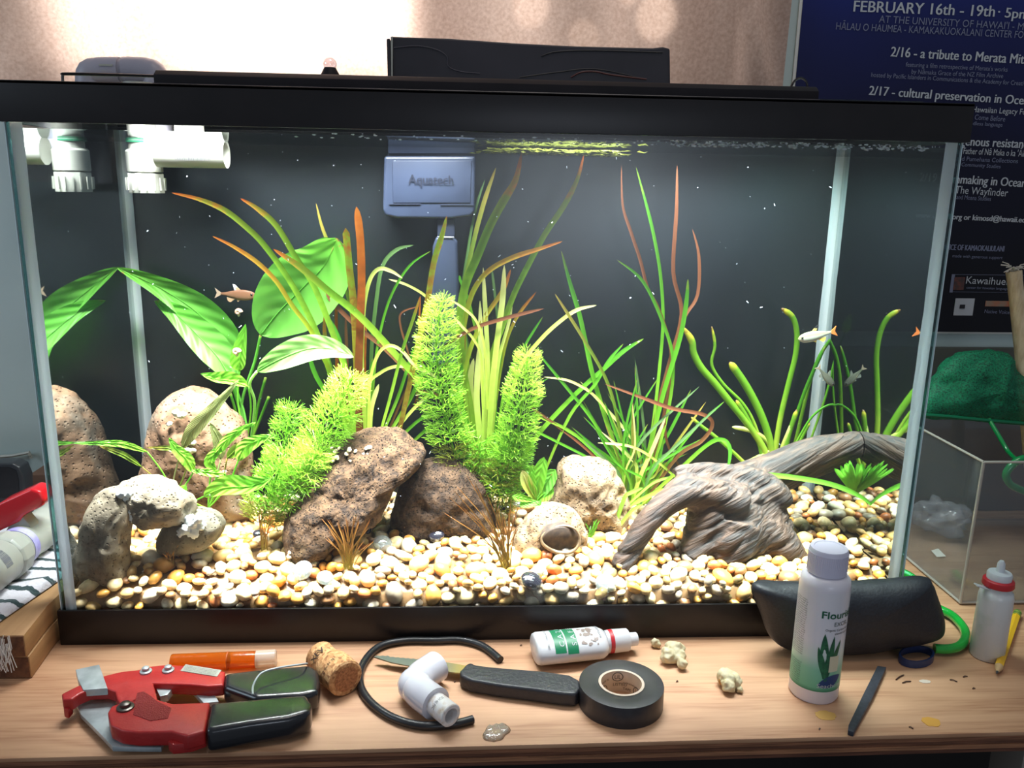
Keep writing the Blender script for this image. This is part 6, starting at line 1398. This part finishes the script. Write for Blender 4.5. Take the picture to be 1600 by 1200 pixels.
# ================================================================== right side: clear box, net, stick
root = thing('clear_box', 'empty clear plastic box with rounded edges right of the aquarium', 'box', (.93, .12, 0))
c_fl = G(1500, 945); c_tl = P(1537, 722, c_fl.y); bx0, by0 = c_fl.x, c_fl.y; bx1 = bx0 + .22; by1 = .27; th = .0018
bz = c_tl.z; M_ac = clearmat('clear_acrylic', (.94, .95, .95, 1), .05, .05, haze=.035, hazecol=(.7, .75, .8, 1))
flare = (c_tl.x - c_fl.x)
def pane_(nm, a, b2, c2, d, n_): Geo().prism([Vector(a), Vector(b2), Vector(c2), Vector(d)], Vector(n_) * th).build(nm, M_ac, root, smooth=False)
fl = max(-.004, min(flare, .008))
pane_('side_wall', (bx0, by0, .001), (bx0, by1, .001), (bx0 + fl, by1, bz), (bx0 + fl, by0, bz), (1, 0, 0))
pane_('front_wall', (bx0, by0, .001), (bx1, by0, .001), (bx1, by0, bz), (bx0 + fl, by0, bz), (0, 1, 0))
pane_('back_wall', (bx0, by1, .001), (bx1, by1, .001), (bx1, by1, bz), (bx0 + fl, by1, bz), (0, -1, 0))
pane_('side_wall', (bx1, by0, .001), (bx1, by1, .001), (bx1, by1, bz), (bx1, by0, bz), (-1, 0, 0))
Geo().box((bx0, by0, .0006), (bx1, by1, .0024)).build('box_floor', M_ac, root, smooth=False)
M_ae = clearmat('acrylic_edge', (.75, .72, .68, 1), .2, .2, haze=.5, hazecol=(.62, .56, .50, 1))
g = Geo().tube([(bx0 + fl, by0, bz), (bx0 + fl, by1, bz)], .0013, 6); g.build('rim_edge', M_ae, root)
g = Geo().tube([(bx0 + fl, by0, bz), (bx1, by0, bz)], .0013, 6); g.build('rim_edge', M_ae, root)
g = Geo().tube([(bx0, by0, .002), (bx0 + fl, by0, bz)], .0016, 8); g.build('corner_edge', M_ae, root)
g = Geo().tube([(bx0, by0, .0025), (bx1, by0, .0025)], .0014, 6); g.build('bottom_edge', M_ae, root)
g = Geo().tube([(bx0, by0, .0025), (bx0, by1, .0025)], .0014, 6); g.build('bottom_edge', M_ae, root)
# paper scrap and plastic bag under/in the box
q = G(1465, 866); o = Geo().prism([G(1455, 860, .003), G(1466, 857, .003), G(1478, 869, .003), G(1464, 870, .003)], (0, 0, -.0004)).build('paper_scrap', mat('paper_white', C(225, 228, 222))); tag(o, 'small white scrap of paper inside the clear box', 'paper scrap')
g = inflate([(1428, 815), (1432, 790), (1455, 782), (1490, 786), (1512, 800), (1508, 820), (1480, 832), (1445, 828)], .215, .018, rings=8, nper=5, amp=.012, freq=70, seed=31)
zm = min(p.z for p in g.v); 
for p in g.v: p.z += .004 - zm
o = g.build('plastic_bag', clearmat('bag_plastic', (.9, .9, .92, 1), .08, .2, haze=.22, hazecol=(.75, .75, .82, 1)), ang=180, recalc=True); tag(o, 'crumpled translucent plastic bag inside the clear box', 'bag')
# net
YN = .20
root = thing('fish_net', 'green aquarium fish net hung over the clear box', 'fish net', P(1530, 655, YN))
m_, nt, b = newmat('net_mesh'); L = nt.links.new; tc = N(nt, 'ShaderNodeTexCoord'); n = N(nt, 'ShaderNodeTexNoise'); n.inputs['Scale'].default_value = 600; L(tc.outputs['Object'], n.inputs['Vector'])
r = ramp(nt, [(.3, C(0, 66, 44)), (.7, C(6, 140, 96))], n.outputs[0]); L(r.outputs[0], b.inputs['Base Color']); b.inputs['Roughness'].default_value = .7
tp = N(nt, 'ShaderNodeBsdfTransparent'); mx = N(nt, 'ShaderNodeMixShader'); mx.inputs[0].default_value = .80; L(tp.outputs[0], mx.inputs[1]); L(b.outputs[0], mx.inputs[2]); L(mx.outputs[0], nt.nodes['Material Output'].inputs[0])
g = inflate([(1440, 650), (1455, 600), (1478, 570), (1508, 550), (1545, 548), (1572, 553), (1590, 575), (1612, 600), (1640, 640), (1640, 662), (1580, 662), (1520, 656)], YN, .022, rings=14, nper=7, amp=.006, freq=40, seed=33, expo=2)
g.build('net_bag', m_, root, ang=180, recalc=True)
pp = [P(x, y, YN - .022) for x, y in [(1435, 648), (1480, 651), (1540, 657), (1600, 662), (1660, 668)]]; Geo().tube(cr(pp, 5), .0022, 8).build('net_hoop', mat('hoop_green', C(0, 92, 60), rough=.4), root)
pp = [P(1545, 655, .18), P(1560, 680, .165), P(1575, 705, .15), P(1588, 718, .13), P(1594, 722, .12)]; Geo().tube(cr(pp, 5), .0024, 10).build('handle_wire', mat('handle_green', C(8, 130, 66), rough=.2, coat=.5), root)
pp = [P(1610, 716, .1), P(1594, 718, .1), P(1580, 728, .1), P(1572, 742, .1), P(1578, 756, .1), P(1592, 764, .1), P(1612, 772, .1)]; Geo().tube(cr(pp, 6), .0040, 12).build('handle_loop', mat('handle_green', C(8, 130, 66)), root)
# wooden stick
A, B = P(1584, 424, .22), P(1606, 660, .20); A.y = .22
root = thing('wooden_stick', 'rough wooden stick with frayed top standing behind the net', 'stick', P(1606, 662, .2))
pp = cr([B + (B - A) * .6, B, A.lerp(B, .5) + Vector((.001, 0, 0)), A], 5); Geo().tube(pp, [SC(A) * (11 if i < 14 else 11 + (i - 14) * .6) for i in range(len(pp))], 14).build('shaft', mat('stick_wood', C(222, 204, 168), C(196, 172, 134), scale=60, stretch=(4, 4, 1), bump=.4, rough=.7), root, ang=60)
g = Geo()
for k in range(26):
    a = rw.uniform(0, 6.28); d = Vector((cos(a), sin(a) * .6, rw.uniform(-.2, .7))) * rw.uniform(.008, .016); g.tube([A - Vector((0, 0, .003)), A + d * .5 + Vector((0, 0, .003)), A + d], .0006, 4)
g.build('frayed_fibres', mat('fibre_tan', C(200, 196, 184)), root, smooth=False)['kind'] = 'stuff'

# ================================================================== left side: boards, towel, valve
M_lum = mat('lumber', C(176, 134, 90), C(152, 112, 72), scale=6, stretch=(14, 1, 14), rough=.6, bump=.15)
M_end = mat('lumber_end', C(120, 78, 50), C(84, 52, 34), scale=120, rough=.9, bump=.5)
p_a = G(50, 1060); p_b = G(98, 992); xr = (p_a.x + .0); yf = p_a.y; dirn = (p_b - p_a); dirn.z = 0
e_top = P(45, 990, yf).z; half = e_top / 2
dn = dirn.normalized(); nrm = Vector((-dn.y, dn.x, 0)) 
if nrm.x > 0: nrm = -nrm
for k, (nm, lab) in enumerate((('lower_board', 'lower pine board of the stack left of the aquarium'), ('upper_board', 'upper pine board carrying the striped towel'))):
    z0, z1 = k * half + .0004, (k + 1) * half - .0003; o0 = p_a + dn * (.000 if k == 0 else -.002) + nrm * (.001 * k); ln = .34; wd = .30
    if True:
        # run back beside the aquarium, stopping short of it
        q = [o0, o0 + dn * .050, Vector((-.008, .02, 0)), Vector((-.008, .33, 0)), Vector((-.30, .33, 0)), Vector((-.30, o0.y, 0))]
    root = thing('board', lab, 'board', Vector((o0.x, o0.y, z0)))
    Geo().prism([Vector((p.x, p.y, z1)) for p in q], (0, 0, z0 - z1)).build('board_body', M_lum, root, bevel=.0012)
    Geo().box((-.30, o0.y - .0006, z0 + .001), (o0.x - .001, o0.y + .0002, z1 - .001)).build('end_grain', M_end, root)
bzt = 2 * half
# towel
m_, nt, b = newmat('striped_towel'); L = nt.links.new; tc = N(nt, 'ShaderNodeTexCoord'); sx = N(nt, 'ShaderNodeSeparateXYZ'); L(tc.outputs['Object'], sx.inputs[0]); n = N(nt, 'ShaderNodeTexNoise'); n.inputs['Scale'].default_value = 240; L(tc.outputs['Object'], n.inputs['Vector'])
k1 = N(nt, 'ShaderNodeMath', operation='MULTIPLY_ADD'); L(sx.outputs['Y'], k1.inputs[0]); k1.inputs[1].default_value = 2 * pi / .021; 
k0 = N(nt, 'ShaderNodeMath', operation='MULTIPLY'); L(n.outputs[0], k0.inputs[0]); k0.inputs[1].default_value = 1.6; L(k0.outputs[0], k1.inputs[2]); sn = N(nt, 'ShaderNodeMath', operation='SINE'); L(k1.outputs[0], sn.inputs[0])
r = ramp(nt, [(.60, C(206, 200, 206)), (.68, C(38, 58, 60))], sn.outputs[0]); L(r.outputs[0], b.inputs['Base Color']); b.inputs['Roughness'].default_value = .9; b.inputs['Sheen Weight'].default_value = .3
bp = N(nt, 'ShaderNodeBump'); bp.inputs['Strength'].default_value = .8; bp.inputs['Distance'].default_value = .002; L(n.outputs[0], bp.inputs['Height']); L(bp.outputs[0], b.inputs['Normal'])
v = []; f = []; nx, ny = 40, 50
for j in range(ny + 1):
    for i in range(nx + 1):
        x = -.30 + (.286) * i / nx; y = yf - .004 + (.30) * j / ny; x -= .022 * (1 - min(1, (y - yf) / .12)) if i > nx * .6 else 0
        z = bzt + .0045 + .004 * noise.noise(Vector((x * 22, y * 26, 1))) + .006 * math.exp(-((y - (yf + .085) - x * .35) / .012) ** 2)
        if i in (nx,) or j == 0: z = bzt + .001
        v.append((x, y, max(z, bzt + .0008)))
for j in range(ny):
    for i in range(nx): a = j * (nx + 1) + i; f.append((a, a + 1, a + nx + 2, a + nx + 1))
o = Geo().add(v, f).build('striped_towel', m_, ang=180); sol = o.modifiers.new('thick', 'SOLIDIFY'); sol.thickness = .0007; sol.offset = 1
tag(o, 'white towel with dark green stripes spread on the boards', 'towel')
g = Geo()
for k in range(26):
    x0_, y0_ = rw.uniform(-5, 16), rw.uniform(992, 1010); a = P(x0_, y0_, yf - .008); g.tube([a, a + Vector((rw.uniform(-.003, .003), -.002, -.010)), a + Vector((rw.uniform(-.006, .006), -.004, -.022))], .0003, 4)
tag(g.build('towel_threads', mat('thread_white', C(215, 208, 200)), smooth=False), 'loose white threads hanging from the towel corner', 'threads', kind='stuff')
# valve: white union with red handle
tz = bzt + .008
A = P(-40, 925, .10); B = P(88, 812, .16); A.z = B.z = tz + .030; A = G(-40, 908, bzt + .026); B = G(92, 806, bzt + .024)
root = thing('ball_valve', 'white plastic ball valve with red lever lying on the towel', 'valve', Vector(((A.x + B.x) / 2, (A.y + B.y) / 2, tz)))
ax = B - A; Lv = ax.length; sv = SC(A); RV = .0185
Geo().lathe([(RV * 1.05, 0), (RV * 1.1, .004), (RV * 1.1, Lv * .36), (RV * .98, Lv * .40), (RV * .95, Lv * .62), (RV * 1.02, Lv * .64), (RV * 1.02, Lv * .99), (RV * .98, Lv)], A, ax, seg=36).build('valve_body', M_pvc, root, ang=40)
Geo().lathe([(RV * 1.13, Lv * .27), (RV * 1.22, Lv * .29), (RV * 1.22, Lv * .38), (RV * 1.13, Lv * .40)], A, ax, seg=12).build('union_nut', M_pvc, root, bevel=.0006)
Geo().lathe([(RV * 1.01, Lv * .44), (RV * 1.01, Lv * .50)], A, ax, seg=36).build('purple_ring', mat('primer_purple', C(150, 140, 210), C(200, 196, 226), scale=80, rough=.4), root)
g = Geo(); k_ = random.Random(1); z0 = Lv * .10
axn = ax.normalized(); tow = (CP - A); tow = (tow - axn * tow.dot(axn)).normalized(); qd = axn.cross(tow)
for i in range(14):
    w = k_.choice((.0006, .001, .0014)); a = -.35 + i * .06; p0 = A + axn * (z0) + (tow * cos(a) + qd * sin(a)) * RV * 1.11; p1 = A + axn * (z0 + .010) + (tow * cos(a) + qd * sin(a)) * RV * 1.11; dd = qd * w * .5
    g.add([p0 - dd, p0 + dd, p1 + dd, p1 - dd], [(0, 1, 2, 3)])
g.build('barcode', mat('ink_grey', C(110, 110, 115)), root, smooth=False)['kind'] = 'stuff'
Yh = A.lerp(B, .6).y - .012
q = [P(x, y, Yh) for x, y in [(-40, 812), (0, 786), (48, 764), (62, 768), (70, 782), (66, 792), (36, 806), (30, 816), (4, 828), (-40, 850)]]; Geo().prism(q, (0, .022, 0)).build('lever', mat('lever_red', C(200, 24, 34), rough=.25, coat=.4), root, bevel=.003, seg=3)
q = [P(x, y, Yh + .002) for x, y in [(20, 812), (34, 806), (44, 818), (52, 830), (20, 846), (8, 830)]]; Geo().prism(q, (0, .016, 0)).build('lever_post', M_pvc, root, bevel=.002)
# black device
Yd = B.y + .035
q = [P(x, y, Yd) for x, y in [(-60, 724), (18, 724), (30, 730), (37, 748), (38, 800), (-60, 800)]]; zmn = bzt + .006
for p in q:
    if p.z < zmn + .03: p.z = max(p.z, zmn)
root = thing('black_device', 'black rounded plastic case standing on the towel at left', 'case', (q[2].x - .03, Yd, zmn))
Geo().prism([Vector((p.x, Yd, zmn if i in (4, 5) else p.z)) for i, p in enumerate(q)], (0, .02, 0)).build('case_body', mat('device_black', C(40, 42, 46), rough=.35), root, bevel=.002, seg=3)
q2 = [P(x, y, Yd - .0006) for x, y in [(-60, 730), (14, 730), (25, 735), (29, 750), (30, 778), (-60, 778)]]; Geo().prism(q2, (0, .001, 0)).build('front_face', mat('device_face', C(12, 13, 18), rough=.15), root)
# brown box behind
q = [P(40, 750, .30), P(58, 739, .30), P(90, 739, .30), P(90, 800, .30), P(40, 800, .30)]
zlow = bzt + .006
root = thing('wood_box', 'dark brown wooden box behind the valve at left', 'box', (q[1].x, .30, zlow))
Geo().box((P(46, 750, .25).x, .25, zlow), (-.012, .325, P(58, 742, .25).z)).build('box_body', mat('brown_wood', C(96, 66, 48), C(76, 50, 36), scale=14, stretch=(1, 1, 8), rough=.6), root, bevel=.001)
# white bracket on the wall
root = thing('wall_bracket', 'thin white metal bracket fixed on the wall at left', 'bracket', P(20, 712, .383))
Geo().tube([P(-30, 716, .378), P(20, 712, .378), P(46, 707, .378), P(49, 716, .378)], .0022, 6).build('bracket_bar', M_pvc, root)
Geo().tube([P(46, 710, .376), P(46, 710, .386)], .002, 6).build('fixing', M_pvc, root)
